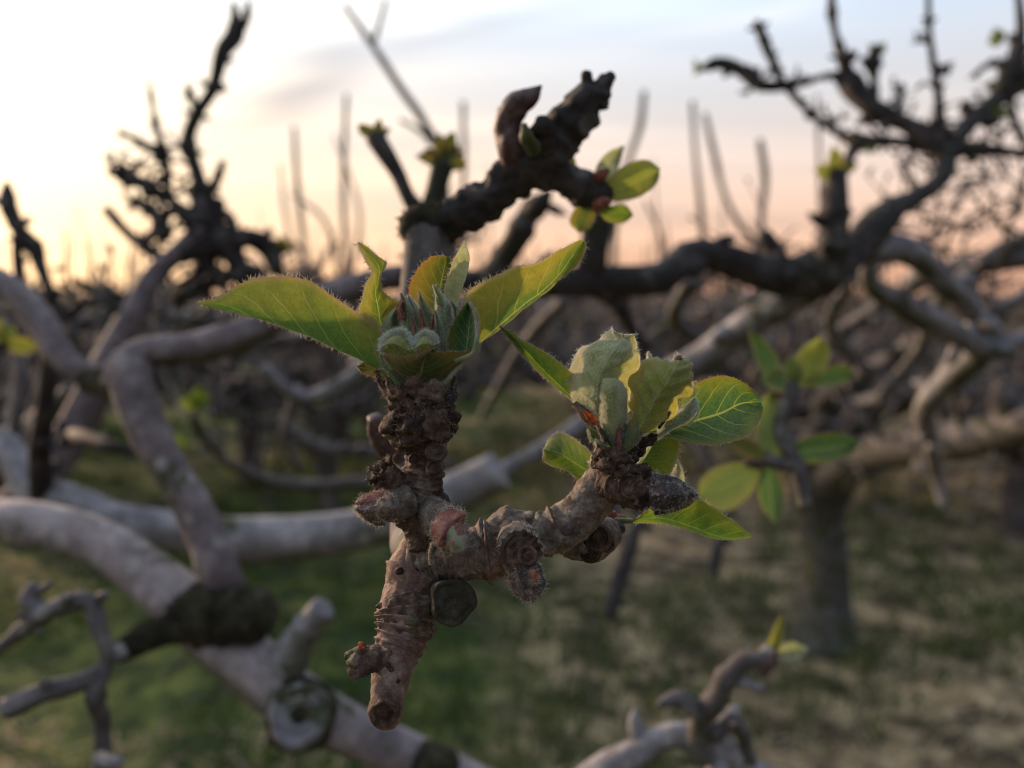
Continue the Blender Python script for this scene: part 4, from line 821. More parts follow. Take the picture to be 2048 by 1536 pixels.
for (cx, cy, z, an, w, h, mt) in ((788, 842, -4, 75, 40, 62, 'dark_scale'), (822, 856, -6, 100, 58, 60, 'dark_scale'), (872, 850, -6, 70, 62, 62, 'scar_bark'), (902, 838, -3, 85, 34, 58, 'dark_scale'), (850, 826, -5, 95, 60, 50, 'dark_scale'),
                                  (806, 800, -4, 110, 44, 60, 'scar_bark'), (862, 788, -5, 85, 58, 56, 'twig_bark'), (890, 812, -3, 60, 30, 44, 'dark_scale'), (816, 868, -4, -100, 50, 36, 'dark_scale'), (880, 868, -4, -80, 46, 36, 'dark_scale'),
                                  (790, 778, -3, 125, 24, 60, 'twig_bark'), (766, 766, -1, 125, 12, 52, 'scar_bark'), (836, 770, -5, 90, 46, 40, 'scar_bark')):
    scale_leaf(cx, cy, z, an, w, h, mt, wool=60)
stem([(886, 800, -3, 10), (898, 790, -3, 9), (907, 775, -3, 7), (909, 752, -3, 3)], 'dark_scale', 'bud_scale', 14, 40, .15, 900, hair=160, hm='hair', hl=.0005)
stem([(898, 806, -4, 8), (908, 788, -4, 9), (912, 778, -4, 5)], 'bud_dark', 'bud_scale', 14, 30, .15, 900, hair=60, hm='hair')
# left stump scar and bud
stem([(818, 995, 1, 30), (795, 972, 0, 30), (776, 955, -1, 27), (768, 946, -2, 25)], 'twig_bark', 'scar_stump', 48, 70, .16, 500, hair=700, caps=(.3, .1), seed=8)
for (dx, dy, an) in ((-14, -10, 150), (2, -18, 110), (-18, 10, 190), (-6, 22, 230), (-2, 2, 160), (14, -26, 70)): scale_leaf(764 + dx, 948 + dy, -3, an, 16, 22, 'scar_bark', 'bud_scale', 1.2, .8)
def bud(pts, mat, scales, name='bud', label=None, hair=250, hm='hair_grey', seed=0, amp=.06):
    b = stem(pts, mat, name, 40, 60, amp, 500, hair=hair, hm=hm, hl=.0005, label=label, seed=seed, caps=(.4, .5))
    for s in scales: scale_leaf(*s[:7], name='bud_scale', bulge=s[7] if len(s) > 7 else 2.5, hair=1.5, parent=b, hm='hair', wool=110, wav=.06)
    return b
bud([(815, 1000, -1, 36), (790, 1010, -2, 34), (765, 1014, -3, 29), (740, 1016, -4, 20), (720, 1017, -4, 11), (711, 1018, -4, 6)], 'twig_grey',
    [(745, 1001, -5, 192, 30, 62, 'bud_red', 1.5), (748, 1022, -6, 176, 36, 64, 'bud_purple', 2.), (745, 1033, -4, 160, 22, 58, 'bud_dark', 1.5), (774, 1016, -7, 180, 46, 40, 'twig_grey', 2), (717, 1017, -5, 185, 12, 16, 'scar_bark', 1)], label='pointed reddish dormant bud facing the low sun', seed=2)
bud([(860, 1020, 0, 30), (876, 1034, -2, 36), (890, 1050, -5, 38), (902, 1068, -8, 33), (908, 1078, -10, 22)], 'twig_grey',
    [(904, 1044, -9, 35, 44, 60, 'bud_red', 2), (886, 1066, -11, 250, 46, 56, 'bud_red', 2.5), (910, 1078, -12, 300, 40, 50, 'leaf_pale', 2), (916, 1070, -12, 280, 22, 44, 'bud_red', 1.5), (900, 1032, -7, 20, 30, 52, 'bud_purple', 1.5), (898, 1092, -10, 260, 34, 30, 'scar_bark', 1.5), (926, 1062, -9, 300, 18, 40, 'bud_purple', 1.5), (906, 1082, -13, 270, 18, 26, 'bud_red', 1)], label='fat pink bud with overlapping scales pointing at the camera', hair=700, hm='hair', seed=4)
stem([(868, 1090, -4, 7), (862, 1108, -5, 5), (862, 1128, -5, 3)], 'twig_grey', 'bud_scale', 12, 20, .2, 900, hair=120, hm='hair')
stem([(880, 1022, 1, 20), (882, 1000, 2, 16), (872, 985, 2, 10)], 'cut_green', 'spur', 30, 30, .15, 500)
for (cx, cy, z, r) in ((872, 903, -3.5, 17), (826, 918, -2, 8), (868, 934, -3.4, 13)):
    mb = MB(); c = P(cx, cy, DZ + z / 1000); lathe(mb, c, CAM - c, [(r * K * 1.3, -r * K * .7), (r * K * 1.1, 0), (r * K * .8, r * K * .12), (r * K * .6, -r * K * .05), (r * K * .3, r * K * .12), (r * K * .02, r * K * .1)], 24, .1, 900, seed=cx); mb.build('leaf_scar', MAT['bud_purple' if r > 15 else 'scar_bark'], t)
# lower stem with cut end
stem([(770, 1446, -6, 24), (772, 1432, -5, 30), (776, 1400, -4, 33), (782, 1350, -2, 39), (794, 1302, 0, 43), (806, 1268, 1, 49), (812, 1236, 2, 55), (812, 1206, 3, 53), (820, 1175, 4, 52), (830, 1145, 4, 54), (842, 1118, 5, 52), (855, 1100, 6, 46)],
     'twig_smooth', n=220, amp=.08, scale=420, wr=lambda x: .05 if .36 < x < .62 else .010, hair=350, hm='hair_grey', seed=11, caps=(.15, .3),
     rings=[(.06, .10, .02), (.36, .06, .012), (.42, .1, .012), (.47, .12, .012), (.52, .12, .012), (.57, .12, .012), (.62, .10, .012), (.85, .14, .012)], label='smooth brown lower stem ending in a round scar')
stem([(806, 1272, 1, 49), (810, 1252, 1.5, 54), (813, 1232, 2, 57), (812, 1212, 3, 55)], 'twig_bark', 'bark_collar', 64, 70, .2, 600, wr=lambda x: .05, caps=(.05, .05), seed=5)
mb = MB(); c = P(768, 1428, DZ - .0092); r = 27 * K
lathe(mb, c, norm(CAM - c) * .8 - UP * .5, [(r * 1.1, -r * .9), (r * 1.12, -r * .2), (r, .1 * r), (r * .72, 0), (r * .62, -.16 * r), (r * .4, -.1 * r), (r * .2, .06 * r), (r * .02, .02 * r)], 36, .07, 700, seed=2)
mb.build('end_scar', MAT['scar_bark'], t)
for s in ([(770, 1312, -2, 20), (742, 1322, -4, 20), (716, 1338, -5, 19), (704, 1346, -6, 13)], [(764, 1302, -1, 16), (735, 1304, -3, 14), (708, 1311, -4, 14), (692, 1312, -4, 9)], [(715, 1315, -5, 14), (700, 1330, -6, 12)]):
    stem(s, 'twig_bark', 'spur', 36, 50, .28, 650, hair=60, hm='hair_grey', seed=s[0][0])
stem([(726, 1296, -5, 7), (722, 1289, -5, 6), (718, 1286, -5, 3)], 'orange_bit', 'lichen', 20, 20, .4, 1500, label='tiny orange lichen tuft')
for (cx, cy, z, r) in ((798, 1142, -1.4, 7), (776, 1330, -5.2, 5), (782, 1338, -5.3, 5), (836, 1135, 0, 8), (796, 1362, -5.5, 4)):
    mb = MB(); c = P(cx, cy, DZ + z / 1000); lathe(mb, c, CAM - c, [(r * K * 1.2, -r * K * .5), (r * K, 0), (r * K * .6, r * K * .25), (r * K * .02, r * K * .1)], 16, .2, 1500, seed=cy); mb.build('lenticel', MAT['dark_scale'], t)
# dark hexagonal cut stub facing the camera
mb = MB(); c = P(908, 1206, DZ - .004); r = 45 * K
lathe(mb, c, norm(CAM - c) + RT * .25 - UP * .2, [(r * .7, -r * 2.2), (r * .85, -r * 1.2), (r * .98, -r * .4), (r * 1.0, -r * .05), (r * .93, .05 * r), (r * .8, -.03 * r), (r * .5, .05 * r), (r * .3, 0), (r * .02, .06 * r)], 56, .07, 600, seed=1.2, poly=.06)
mb.build('cut_stub', MAT['cut_green'], t)['label'] = 'dark flat-faced cut stub'
# side arm to the right cluster
stem([(836, 1122, 4, 50), (890, 1112, 3, 47), (940, 1106, 2, 49), (975, 1100, 2, 53), (1000, 1092, 2, 52), (1018, 1072, 2, 46), (1045, 1066, 2, 45), (1066, 1072, 2, 40), (1090, 1068, 1, 41), (1120, 1058, 1, 45), (1150, 1034, 1, 44), (1180, 1004, 1, 43), (1204, 972, 1, 44), (1220, 945, 1, 46), (1230, 918, 1, 44), (1235, 895, 1, 44)],
     'twig_grey', n=260, amp=.10, scale=480, wr=lambda x: .07 if x < .56 else .02, hair=2600, hm='hair_grey', hl=.00035, seed=21,
     rings=[(.10, .12, .012), (.2, .1, .012), (.285, .13, .016), (.41, .20, .020), (.47, .08, .01), (.50, .10, .008), (.545, .13, .008), (.585, .13, .008), (.9, .10, .012)], label='grey hairy side arm carrying the right leaf cluster')
stem([(868, 1116, 3.4, 46), (910, 1110, 2.6, 48), (950, 1106, 2, 50), (985, 1102, 2, 54), (1004, 1098, 2, 50)], 'twig_smooth', 'bark_collar', 64, 90, .10, 500, wr=lambda x: .05, caps=(.05, .1), seed=6, rings=[(.3, .1, .03), (.8, .14, .03)])
stem([(1040, 1068, 1.9, 44), (1058, 1072, 1.8, 42), (1078, 1070, 1.4, 42)], 'twig_bark', 'bark_collar', 64, 50, .12, 600, wr=lambda x: .10, caps=(.05, .05), seed=7)
# hanging scar stub and bud on the arm
stem([(1035, 1078, -1, 40), (1040, 1092, -5, 40), (1042, 1100, -8, 39)], 'twig_grey', 'scar_stump', 48, 50, .12, 600, hair=600, hm='hair', caps=(.2, .05), seed=9)
mb = MB(); c = P(1042, 1102, DZ - .0105); r = 33 * K
lathe(mb, c, norm(CAM - c) - UP * .1 + RT * .15, [(r * 1.15, -r * .5), (r * 1.12, -.05 * r), (r, .12 * r), (r * .85, -.02 * r), (r * .72, .05 * r), (r * .4, 0), (r * .02, .04 * r)], 40, .08, 800, seed=3); mb.build('bud_scar', MAT['scar_bark'], t)
mb = MB(); c = P(1055, 1112, DZ - .0125); r = 17 * K
lathe(mb, c, norm(CAM - c) - UP * .2 + RT * .2, [(r * 1.1, -r * .5), (r, .15 * r), (r * .75, .1 * r), (r * .6, -.05 * r), (r * .4, .12 * r), (r * .02, .1 * r)], 28, .08, 1200, seed=5); mb.build('bud_scar', MAT['scar_bark'], t)
for k in range(9):
    a = -10 + k * 23; cx, cy = 1042 + 36 * math.cos(math.radians(a)), 1100 - 34 * math.sin(math.radians(a)); scale_leaf(cx, cy, -10, a, 13, 16, 'scar_bark', 'bud_scale', .6, 1.6, hm='hair')
bud([(1030, 1118, -6, 26), (1042, 1135, -7, 34), (1050, 1156, -7, 36), (1056, 1175, -7, 29), (1063, 1192, -7, 16), (1067, 1202, -7, 5)], 'twig_grey',
    [(1064, 1158, -11.5, 290, 44, 70, 'bud_dark', 1.5), (1040, 1168, -10, 285, 34, 66, 'bud_purple', 2), (1066, 1154, -12.5, 280, 22, 30, 'orange_bit', .6), (1064, 1180, -11, 280, 30, 40, 'bud_purple', 1.5)], label='drooping dormant bud with an orange-red inner patch', hair=600, hm='hair_grey', seed=6)
# lump with ring scar under the arm
stem([(1120, 1065, 6, 34), (1150, 1078, 7, 42), (1180, 1078, 7, 42), (1205, 1070, 8, 36), (1225, 1060, 9, 28)], 'twig_grey', 'spur', 48, 60, .12, 480, hair=300, hm='hair_grey', seed=12)
for (cx, cy, z, r, mt) in ((1194, 1076, 3, 23, 'scar_bark'), (1180, 1102, 3.6, 18, 'dark_scale'), (1210, 1085, 4.5, 16, 'scar_bark'), (1270, 972, -6.5, 27, 'scar_bark'), (1132, 1058, -3.2, 9, 'bud_purple')):
    mb = MB(); c = P(cx, cy, DZ + z / 1000); r *= K
    lathe(mb, c, CAM - c, [(r * 1.4, -r * .8), (r * 1.15, -.05 * r), (r, .12 * r), (r * .85, -.02 * r), (r * .7, .12 * r), (r * .55, .0), (r * .4, .14 * r), (r * .25, .02 * r), (r * .12, .14 * r), (r * .02, .12 * r)], 36, .07, 900, seed=cx); mb.build('bud_scar', MAT[mt], t)
stem([(1215, 1050, 14, 14), (1235, 1040, 14, 13), (1250, 1036, 14, 7)], 'bud_red', 'bud', 24, 30, .1, 500); stem([(1190, 1040, 10, 12), (1215, 1030, 10, 12), (1232, 1028, 10, 6)], 'bud_red', 'bud', 24, 30, .1, 500)
stem([(1215, 1062, 11, 18), (1235, 1058, 11, 16), (1248, 1056, 11, 8)], 'bud_dark', 'bud', 24, 30, .1, 500)
# knob with ring scar and the dark bud
stem([(1222, 962, -1, 40), (1246, 968, -3, 41), (1268, 972, -4, 40), (1290, 974, -4, 36), (1302, 978, -4, 30)], 'scar_bark', 'scar_stump', 56, 80, .16, 520, hair=300, seed=14, rings=[(.3, .1, .03), (.5, .12, .03), (.7, .12, .03), (.85, .12, .03)])
scale_leaf(1288, 948, -5, 75, 40, 46, 'dark_scale', 'bud_scale', 2); scale_leaf(1296, 985, -7, 20, 44, 40, 'dark_scale', 'bud_scale', 2); scale_leaf(1276, 1004, -6, -80, 36, 30, 'scar_bark', 'bud_scale', 2); scale_leaf(1250, 945, -6, 100, 26, 30, 'scar_bark', 'bud_scale', 1.5)
bud([(1302, 984, -4, 30), (1318, 988, -4, 36), (1340, 989, -4, 36), (1362, 990, -4, 29), (1380, 991, -4, 19), (1393, 992, -4, 7)], 'bud_dark',
    [(1340, 972, -8, 345, 34, 84, 'bud_dark', 1.5), (1335, 992, -10, 0, 46, 74, 'bud_dark', 2), (1365, 985, -9, 350, 28, 54, 'bud_dark', 1.5), (1345, 1008, -7, 15, 26, 80, 'bud_dark', 1.2), (1326, 1016, -4, 300, 24, 24, 'dark_scale', 1), (1378, 992, -8, 0, 20, 30, 'bud_purple', 1)], label='nearly black pointed bud with silvery tip', hair=350, hm='hair_grey', seed=8)
hb = MB(); tip = P(1386, 990, DZ - .005)
rr = RNG.normal(size=(160, 3)); hairs(hb, np.stack([P(x, y, DZ - .005) for x, y in zip(RNG.uniform(1364, 1393, 160), RNG.uniform(978, 996, 160))]), norm(RT * .9 + rr * .5), RNG.uniform(.3, .8, 160) * .0007, .00002, .5, 0)
tag(hb.build('bud_hair', MAT['hair_white'], t), kind='stuff')
stem([(1152, 1004, 1, 12), (1148, 992, 0, 9), (1152, 984, 0, 5)], 'twig_grey', 'leaf_scar', 20, 20, .2, 700, hair=120, hm='hair')
# base of the right cluster
for (cx, cy, z, an, w, h, mt) in ((1206, 912, -4, 110, 34, 50, 'dark_scale'), (1232, 914, -5, 90, 44, 46, 'scar_bark'), (1258, 910, -3, 65, 34, 52, 'dark_scale'), (1216, 932, -5, 80, 36, 36, 'scar_bark'), (1250, 930, -4, 60, 36, 36, 'dark_scale'), (1196, 925, -3, 120, 24, 40, 'dark_scale'), (1290, 888, -1, 40, 24, 56, 'dark_scale')): scale_leaf(cx, cy, z, an, w, h, mt, wool=40)

# ---------------------------------------------------------------- left leaf cluster
A1 = [(790, 752), (771, 690), (753, 651), (718, 630), (689, 610), (667, 595), (640, 576), (620, 563), (597, 557), (572, 554), (538, 556), (507, 560), (482, 569), (456, 585), (429, 599), (397, 606)]
M1 = [(800, 775), (776, 756), (751, 737), (720, 720), (683, 704), (654, 691), (624, 677), (581, 661), (542, 646), (507, 635), (468, 626), (433, 619), (397, 607)]
B1 = [(800, 765, 4), (760, 690, 7), (720, 655, 9), (680, 632, 10), (640, 600, 11), (597, 582, 11), (538, 580, 10), (490, 590, 8), (440, 606, 5), (397, 607, 1)]
leaf(t, A1, M1, B1, MAT['leaf_flush'], zA=(0, -3, -5, -5, -3, 0), zM=(2, 1, 0, 0, 0, 0), label='long yellow-green leaf folded along its midrib, pointing left', n=110, m=14, ser=.0003, teeth=34, keel=1.0, crease=.25, wool=500, wl=.0003)
leaf(t, [(757, 660), (737, 645), (718, 632), (716, 620), (724, 595), (733, 570), (743, 546), (735, 532), (724, 508), (716, 484)], [(768, 665), (760, 640), (756, 613), (751, 585), (757, 556), (758, 536), (738, 508), (716, 484)],
     [(778, 660), (788, 625), (799, 607), (780, 596), (766, 581), (763, 556), (772, 527), (755, 512), (733, 494), (716, 484)], MAT['leaf_amber'], zA=(2, -2, -2, -1, 2), zM=(4, 6, 5, 3, 2), zB=(4, 4, 3, 2, 2), label='twisted amber leaf curling upright', edge=1.6, hl=.0007, n=80)
leaf(t, [(858, 660), (838, 620), (819, 585), (832, 546), (850, 524), (868, 513), (893, 513)], [(866, 660), (874, 610), (882, 570), (888, 540), (894, 513)], [(885, 660), (900, 600), (914, 555), (913, 522), (896, 513)], MAT['leaf_olive'], zA=(4, 6, 7), zM=(6, 9, 8), zB=(6, 7, 7), label='dark olive leaf with toothed edge at the back', edge=.5, ser=.0004, teeth=30)
leaf(t, [(895, 640), (888, 590), (893, 567), (901, 542), (908, 519), (918, 502), (929, 483)], [(912, 640), (919, 596), (927, 570), (936, 540), (939, 513), (929, 483)], [(905, 640, 8), (905, 596, 9), (915, 570, 9), (925, 540, 8), (932, 513, 5), (929, 483, 4)], MAT['leaf_pale'], zA=(3, 2, 3), zM=(5, 5, 4), label='narrow pale upright leaf showing its downy underside', ser=.0003, wool=700, wl=.0003, edge=.7)
leaf(t, [(912, 735), (915, 680), (925, 618), (933, 590), (945, 578), (965, 568), (1001, 550), (1031, 536), (1062, 530), (1084, 521), (1115, 503), (1137, 493), (1162, 480)], [(905, 745), (930, 715), (956, 688), (1001, 650), (1046, 612), (1092, 577), (1120, 548), (1146, 511), (1168, 482)],
     [(905, 750, 4), (950, 685, 9), (1000, 645, 10), (1050, 603, 9), (1100, 572, 6), (1130, 552, 3), (1160, 524, 2), (1173, 490, 1), (1170, 482, 1)], MAT['leaf_amber'], zA=(0, -2, -3, -1, 1), zM=(2, 3, 4, 2), label='long amber leaf folded upward, pointing right', n=110, m=14, keel=1.2, ser=.0003, teeth=34, crease=.25, wool=400, wl=.0003, edge=1.4)
leaf(t, [(895, 740), (900, 705), (898, 675), (910, 640), (921, 621), (935, 601)], [(908, 742), (928, 715), (934, 690), (938, 655), (940, 625), (936, 601)], [(915, 742), (948, 705), (954, 686), (954, 650), (947, 617), (937, 601)], MAT['leaf_green'], zA=(-2, -3, -3), zM=(-2, -2, -1), zB=(-3, -7, -5), label='small cupped leaf with a pale rolled rim', edge=1.2, hl=.0005, wav=.0)
stem([(912, 722, -6, 4), (948, 703, -7, 5), (954, 680, -7, 5), (954, 650, -6, 5), (947, 618, -5, 4), (936, 602, -4, 2)], 'leaf_pale', 'leaf_rim', 16, 60, .1, 900, hair=500, hm='hair_warm', hl=.0003)
leaf(t, [(812, 772), (786, 740), (768, 712), (790, 709), (820, 712), (856, 705)], [(836, 776), (842, 745), (848, 722), (856, 706)], [(866, 772), (915, 738), (951, 698), (930, 702), (895, 704), (858, 705)], MAT['leaf_olive'], zA=(-1, -4, -7), zM=(-3, -7, -8), zB=(-1, -5, -8), label='broad dull leaf wrapping the front of the left cluster', edge=.5, wav=.0, ser=.0002, crease=.1)
leaf(t, [(764, 706), (779, 711), (815, 713), (845, 706), (870, 697)], [(764, 692), (785, 686), (818, 700), (846, 688), (872, 690)], [(766, 684), (780, 669), (799, 662), (813, 667), (828, 690), (840, 670), (851, 665), (863, 669), (872, 684)], MAT['leaf_woolgreen'], zA=(-8,), zM=(-10, -11, -10, -11, -9), zB=(-6, -7, -7, -7, -6), label='curled woolly leaf with white felted crest', edge=0, ser=0, wool=350, wl=.0004, hm=MAT['hair_white'], wav=.0)
stem([(766, 700, -9, 8), (768, 684, -8, 9), (781, 671, -8, 9), (799, 664, -8, 8), (813, 669, -8, 6), (829, 692, -9, 5), (838, 676, -8, 8), (851, 668, -8, 9), (863, 672, -8, 9), (871, 686, -8, 6)], 'leaf_pale', 'leaf_rim', 18, 90, .15, 700, hair=2200, hm='hair_white', hl=.00055)
leaf(t, [(770, 752), (743, 730), (724, 725), (713, 730)], [(770, 756), (745, 741), (726, 736), (713, 732)], [(770, 760), (743, 750), (721, 743), (713, 734)], MAT['leaf_olive'], (1,), (0,), (1,), name='bract', edge=1.2, hl=.0004)
leaf(t, [(800, 795), (775, 775), (757, 760), (753, 748)], [(800, 798), (776, 786), (758, 770), (753, 749)], [(800, 802), (778, 796), (760, 778), (753, 750)], MAT['twig_grey'], (-1,), (-2,), (-1,), name='bract', edge=2.0, hm=MAT['hair_warm'])
stem([(888, 768, -4, 5), (910, 742, -4, 4), (935, 718, -4, 3.5), (955, 700, -4, 4), (959, 688, -4, 2)], 'leaf_pale', 'stipule', 12, 40, .1, 900, hair=220, hm='hair')
stem([(800, 780, -4, 7), (782, 750, -4, 6), (764, 722, -4, 4), (761, 708, -4, 2)], 'bract_green', 'petiole', 14, 40, .06, 600, hair=160, hm='hair')
for s in ([(806, 782, -2, 16), (796, 760, -2, 15), (786, 742, -2, 12)], [(872, 782, -2, 16), (890, 758, -2, 13), (905, 742, -2, 9)]): stem(s, 'bract_green', 'petiole', 24, 30, .06, 500, hair=160, hm='hair')
# woolly flower buds and bracts in the centre
def bract(pts, w, z, mat, name='bract', wool=260, edge=.8, hm='hair', label=None, cup=2.0):
    """pts: midline (x, y) base to tip; w: half widths in px"""
    p = spline([(x, y, 0) for x, y in pts], 9)[:, :2]; W = np.interp(np.linspace(0, 1, 9), np.linspace(0, 1, len(w)), w)
    tg = np.gradient(p, axis=0); tg /= np.linalg.norm(tg, axis=1, keepdims=True); nx = np.stack([-tg[:, 1], tg[:, 0]], 1)
    A = [(*(p[i] - nx[i] * W[i]), z + cup) for i in range(9)]; B = [(*(p[i] + nx[i] * W[i]), z + cup) for i in range(9)]; Mi = [(*p[i], z) for i in range(9)]
    return leaf(t, A, Mi, B, MAT[mat], name=name, wool=wool, edge=edge, n=36, m=6, ser=0, puff=0, wav=.03, crease=.2, hl=.0004, wl=.0004, hm=MAT[hm], label=label)
bract([(815, 740), (812, 700), (815, 650), (812, 612), (802, 586)], (16, 22, 24, 17, 1), -2.5, 'bract_wool', 'flower_bud', 700, cup=4, label='woolly grey-green bud with brown pointed tip')
bract([(795, 730), (784, 690), (780, 655), (786, 628), (796, 614)], (12, 20, 20, 14, 2), -1, 'bract_wool', 'flower_bud', 500, cup=4)
bract([(835, 735), (838, 690), (834, 645), (826, 612), (816, 590)], (12, 20, 20, 12, 2), 0, 'bract_wool', 'flower_bud', 400, cup=3)
bract([(860, 720), (858, 670), (856, 635), (845, 608), (838, 584)], (8, 12, 14, 9, 2), -2, 'bract_green', edge=1.6, wool=120)
bract([(888, 740), (890, 690), (889, 645), (882, 605), (866, 570)], (14, 19, 19, 15, 1), -2, 'bract_wool', 'flower_bud', 800, hm='hair_white', cup=4, label='tall pale woolly bud on the right of the centre')
bract([(880, 740), (884, 700), (880, 655), (870, 620)], (8, 11, 10, 2), -4.5, 'bract_green', edge=.6, wool=80)
bract([(880, 610), (878, 595), (872, 580), (866, 569)], (7, 7, 5, 1), -3.5, 'leaf_lime', edge=1.5, wool=30)
bract([(805, 640), (800, 615), (806, 600), (802, 586)], (6, 8, 6, 1), -4, 'stipule_red', wool=80)
for pts, w in (([(836, 720), (835, 690), (829, 655), (821, 628)], (4, 5, 4, 1)), ([(845, 720), (846, 680), (845, 645), (841, 618)], (5, 7, 6, 2)), ([(862, 720), (861, 690), (863, 655), (867, 628)], (4, 5, 4, 1)), ([(880, 712), (873, 685), (870, 660)], (3, 4, 1))): bract(pts, w, -5, 'stipule_red', 'stipule', 60, .8, cup=1)
bract([(905, 660), (915, 640), (913, 620), (902, 601)], (7, 8, 6, 1), -1, 'leaf_green', edge=1.6, wool=40)
bract([(872, 735), (876, 705), (878, 680)], (10, 11, 3), -5.5, 'bract_green', edge=.4, wool=60)

# ---------------------------------------------------------------- right leaf cluster
leaf(t, [(1175, 800), (1158, 765), (1141, 745), (1125, 729), (1100, 712), (1075, 697), (1046, 683), (1024, 664), (999, 651)], [(1172, 822), (1130, 782), (1085, 738), (1045, 695), (1018, 667), (999, 651)], [(1165, 822), (1146, 802), (1112, 777), (1088, 754), (1058, 724), (1032, 695), (1010, 668), (999, 651)],
     MAT['leaf_lime'], zA=(4, 0, 0, 1), zM=(6, 5, 4, 3), zB=(6, 2, 1, 2), label='slender bronze-green leaf pointing up and left', edge=1.4, wool=400, wl=.0003)
leaf(t, [(1210, 885), (1172, 825), (1146, 797), (1140, 765), (1150, 729), (1170, 704), (1205, 683), (1233, 680), (1244, 668)], [(1216, 885), (1203, 835), (1194, 790), (1200, 750), (1217, 715), (1238, 686), (1245, 668)], [(1226, 885), (1245, 835), (1252, 795), (1252, 765), (1259, 730), (1250, 703), (1251, 688), (1246, 668)],
     MAT['leaf_wool'], zA=(1, 2, 3, 2, 0, -2), zM=(-2, -5, -7, -7, -5, -2), zB=(0, 0, 0, 0, -1, -2), label='felted silvery leaf cupped upright on the left of the right cluster', edge=1.3, wool=2600, wl=.00045, ser=0, hm=MAT['hair_white'], crease=.5, wav=.09, puff=.04)
leaf(t, [(1208, 890), (1188, 842), (1186, 800), (1194, 775), (1204, 760)], [(1226, 890), (1226, 840), (1224, 795), (1225, 772), (1226, 756)], [(1240, 890), (1254, 840), (1254, 800), (1252, 785), (1249, 768)], MAT['leaf_wool'], zA=(-2, -3, -4, -6), zM=(-4, -8, -9.5, -9), zB=(-2, -2, -2, -4), label='smaller felted leaf bulging in front of the silvery one', edge=.8, wool=1200, wl=.0004, ser=0, hm=MAT['hair_white'], crease=.05, wav=.03)
leaf(t, [(1256, 890), (1254, 840), (1250, 795), (1253, 763), (1265, 740), (1290, 719), (1315, 725), (1336, 720), (1361, 713)], [(1264, 888), (1276, 862), (1300, 820), (1325, 780), (1344, 745), (1363, 713)], [(1272, 888), (1308, 837), (1345, 821), (1382, 800), (1395, 776), (1398, 760), (1388, 748), (1374, 734), (1364, 713)],
     MAT['leaf_woolgreen'], zA=(0, -1, 0, 1, -2), zM=(-3, -6, -9, -9, -4), zB=(0, -1, -1, 0, -3), label='downy olive leaf half unrolled with a square brown tip', edge=1.2, wool=1500, wl=.0004, ser=.0003, crease=.55, wav=.10, puff=.045)
bract([(1290, 745), (1298, 725), (1296, 702)], (14, 10, 1), -1, 'leaf_pale', 'bract', 120)
bract([(1360, 722), (1356, 716), (1362, 711)], (8, 7, 3), -5.5, 'scar_bark', 'leaf_tip', 40, cup=.5)
bract([(1258, 780), (1258, 755), (1264, 735)], (6, 8, 3), 4, 'leaf_amber', 'leaf', 20)
leaf(t, [(1275, 880), (1330, 838), (1370, 790), (1403, 762), (1442, 752), (1472, 757), (1495, 772), (1521, 797)], [(1270, 888), (1330, 864), (1381, 845), (1446, 825), (1480, 808), (1522, 803)], [(1268, 892), (1335, 874), (1366, 883), (1412, 891), (1457, 886), (1490, 873), (1514, 850), (1525, 815)],
     MAT['leaf_green'], zA=(2, 2, 3, 5, 6), zM=(3, 4, 6, 8), zB=(2, 0, 0, 2, 6), label='broad rounded green leaf with bright veins on the far right', edge=.35, ser=.00025, teeth=34, n=100, m=14, hl=.0003)
leaf(t, [(1310, 866), (1340, 832), (1372, 808), (1388, 795)], [(1312, 872), (1345, 850), (1375, 826), (1390, 797)], [(1315, 880), (1350, 858), (1382, 846), (1398, 828), (1392, 798)], MAT['bract_wool'], zA=(0, 1), zM=(-2, -3, -2), zB=(0, 1), label='small white-felted leaf in front of the broad green one', edge=1.0, wool=700, hm=MAT['hair_white'], ser=0)
stem([(1318, 856, -3, 3), (1330, 838, -4, 3.5), (1336, 826, -4, 4), (1330, 822, -3, 2)], 'scar_bark', 'stipule', 12, 30, .1, 900, hair=80, hm='hair')
bract([(1234, 898), (1238, 875), (1239, 848)], (8, 10, 2), -6, 'stipule_red', 'stipule', 150, 1.0)
bract([(1222, 895), (1200, 880), (1184, 865), (1177, 855)], (10, 16, 15, 5), -4, 'leaf_green', 'bract', 60, 1.0)
bract([(1215, 892), (1200, 888), (1188, 880)], (7, 9, 2), -5.5, 'bract_wool', 'bract', 100)
bract([(1205, 872), (1188, 848), (1170, 828), (1148, 806)], (8, 12, 11, 6), -2.5, 'twig_grey', 'bud_scale', 300, 1.6, 'hair_warm', cup=1)
bract([(1195, 850), (1182, 836), (1168, 822)], (5, 9, 4), -6, 'orange_bit', 'bud_scale', 0, 0, cup=.6)
bract([(1210, 885), (1200, 862), (1190, 842)], (5, 7, 3), -6.5, 'scar_bark', 'bud_scale', 60)
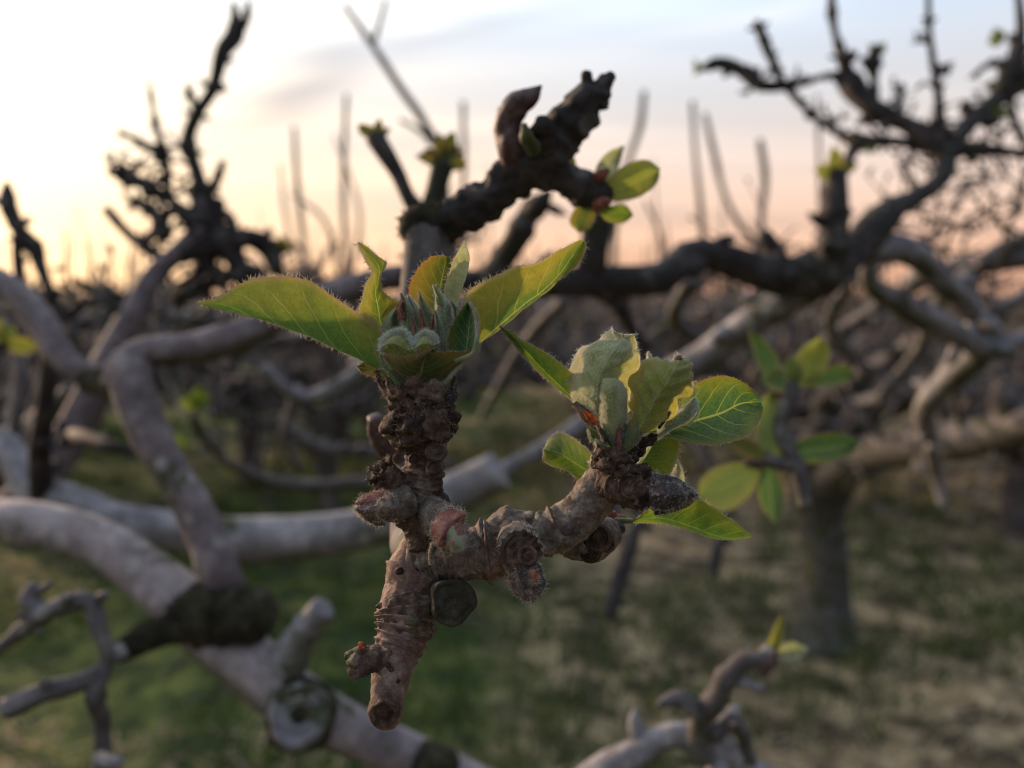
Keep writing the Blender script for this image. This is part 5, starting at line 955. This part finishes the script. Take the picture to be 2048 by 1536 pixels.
for s in ([(1228, 905, -2, 17), (1222, 880, -3, 15), (1214, 855, -4, 12)], [(1246, 905, -3, 18), (1262, 878, -4, 15), (1278, 856, -5, 12)], [(1255, 902, 1, 14), (1295, 878, 2, 12), (1325, 866, 3, 9)], [(1236, 905, -3, 16), (1240, 880, -3, 15), (1245, 850, -2, 10)], [(1240, 905, 0, 14), (1215, 870, 3, 12), (1175, 825, 6, 9)]): stem(s, 'bract_green', 'petiole', 24, 30, .05, 500, hair=260, hm='hair')
leaf(t, [(1262, 948, 8), (1284, 905, 8), (1304, 876, 8), (1325, 864, 7)], [(1266, 950), (1292, 908), (1312, 878), (1330, 864)], [(1285, 962), (1330, 958), (1350, 926), (1357, 898), (1357, 878), (1336, 864)], MAT['leaf_lime'], zM=(6, 5, 5), zB=(6, 3, 4, 5), label='yellow-green leaf behind the dark bud', edge=.9, wool=150, wl=.0003)
leaf(t, [(1335, 962), (1346, 940), (1352, 920)], [(1352, 968), (1356, 942), (1354, 920)], [(1370, 972), (1366, 945), (1356, 920)], MAT['leaf_pale'], (8,), (7,), (8,), edge=1.2, wool=80)
leaf(t, [(1200, 935), (1184, 910), (1170, 894), (1142, 874), (1118, 866), (1098, 878), (1086, 898)], [(1198, 952), (1176, 942), (1140, 920), (1112, 904), (1086, 899)], [(1195, 962), (1165, 962), (1136, 942), (1115, 935), (1091, 925), (1086, 900)], MAT['leaf_lime'], zA=(6, 8, 9, 7), zM=(5, 5, 5, 6), zB=(6, 7, 8, 7), label='short green leaf folded along a hairy crease below the slender one', edge=.9, ser=.0004, teeth=20, keel=.8)
leaf(t, [(1268, 1038), (1310, 1012), (1350, 990), (1398, 998), (1421, 1011), (1442, 1025), (1471, 1046), (1489, 1063), (1503, 1073)], [(1262, 1042), (1322, 1036), (1350, 1042), (1386, 1054), (1421, 1068), (1457, 1076), (1485, 1076), (1503, 1073)], [(1262, 1046), (1320, 1046), (1350, 1052), (1390, 1062), (1425, 1072), (1460, 1078), (1503, 1074)], MAT['leaf_lime'], zA=(12, 8, 4, 3, 3), zM=(12, 10, 8, 6), zB=(14, 15, 13, 8), label='pointed yellow-green leaf under the dark bud', edge=.5, ser=.0003, n=90, hl=.0004)
stem([(1185, 1046, 10, 8), (1225, 1042, 12, 7), (1265, 1042, 12, 5)], 'bract_green', 'petiole', 16, 20, .05, 500)
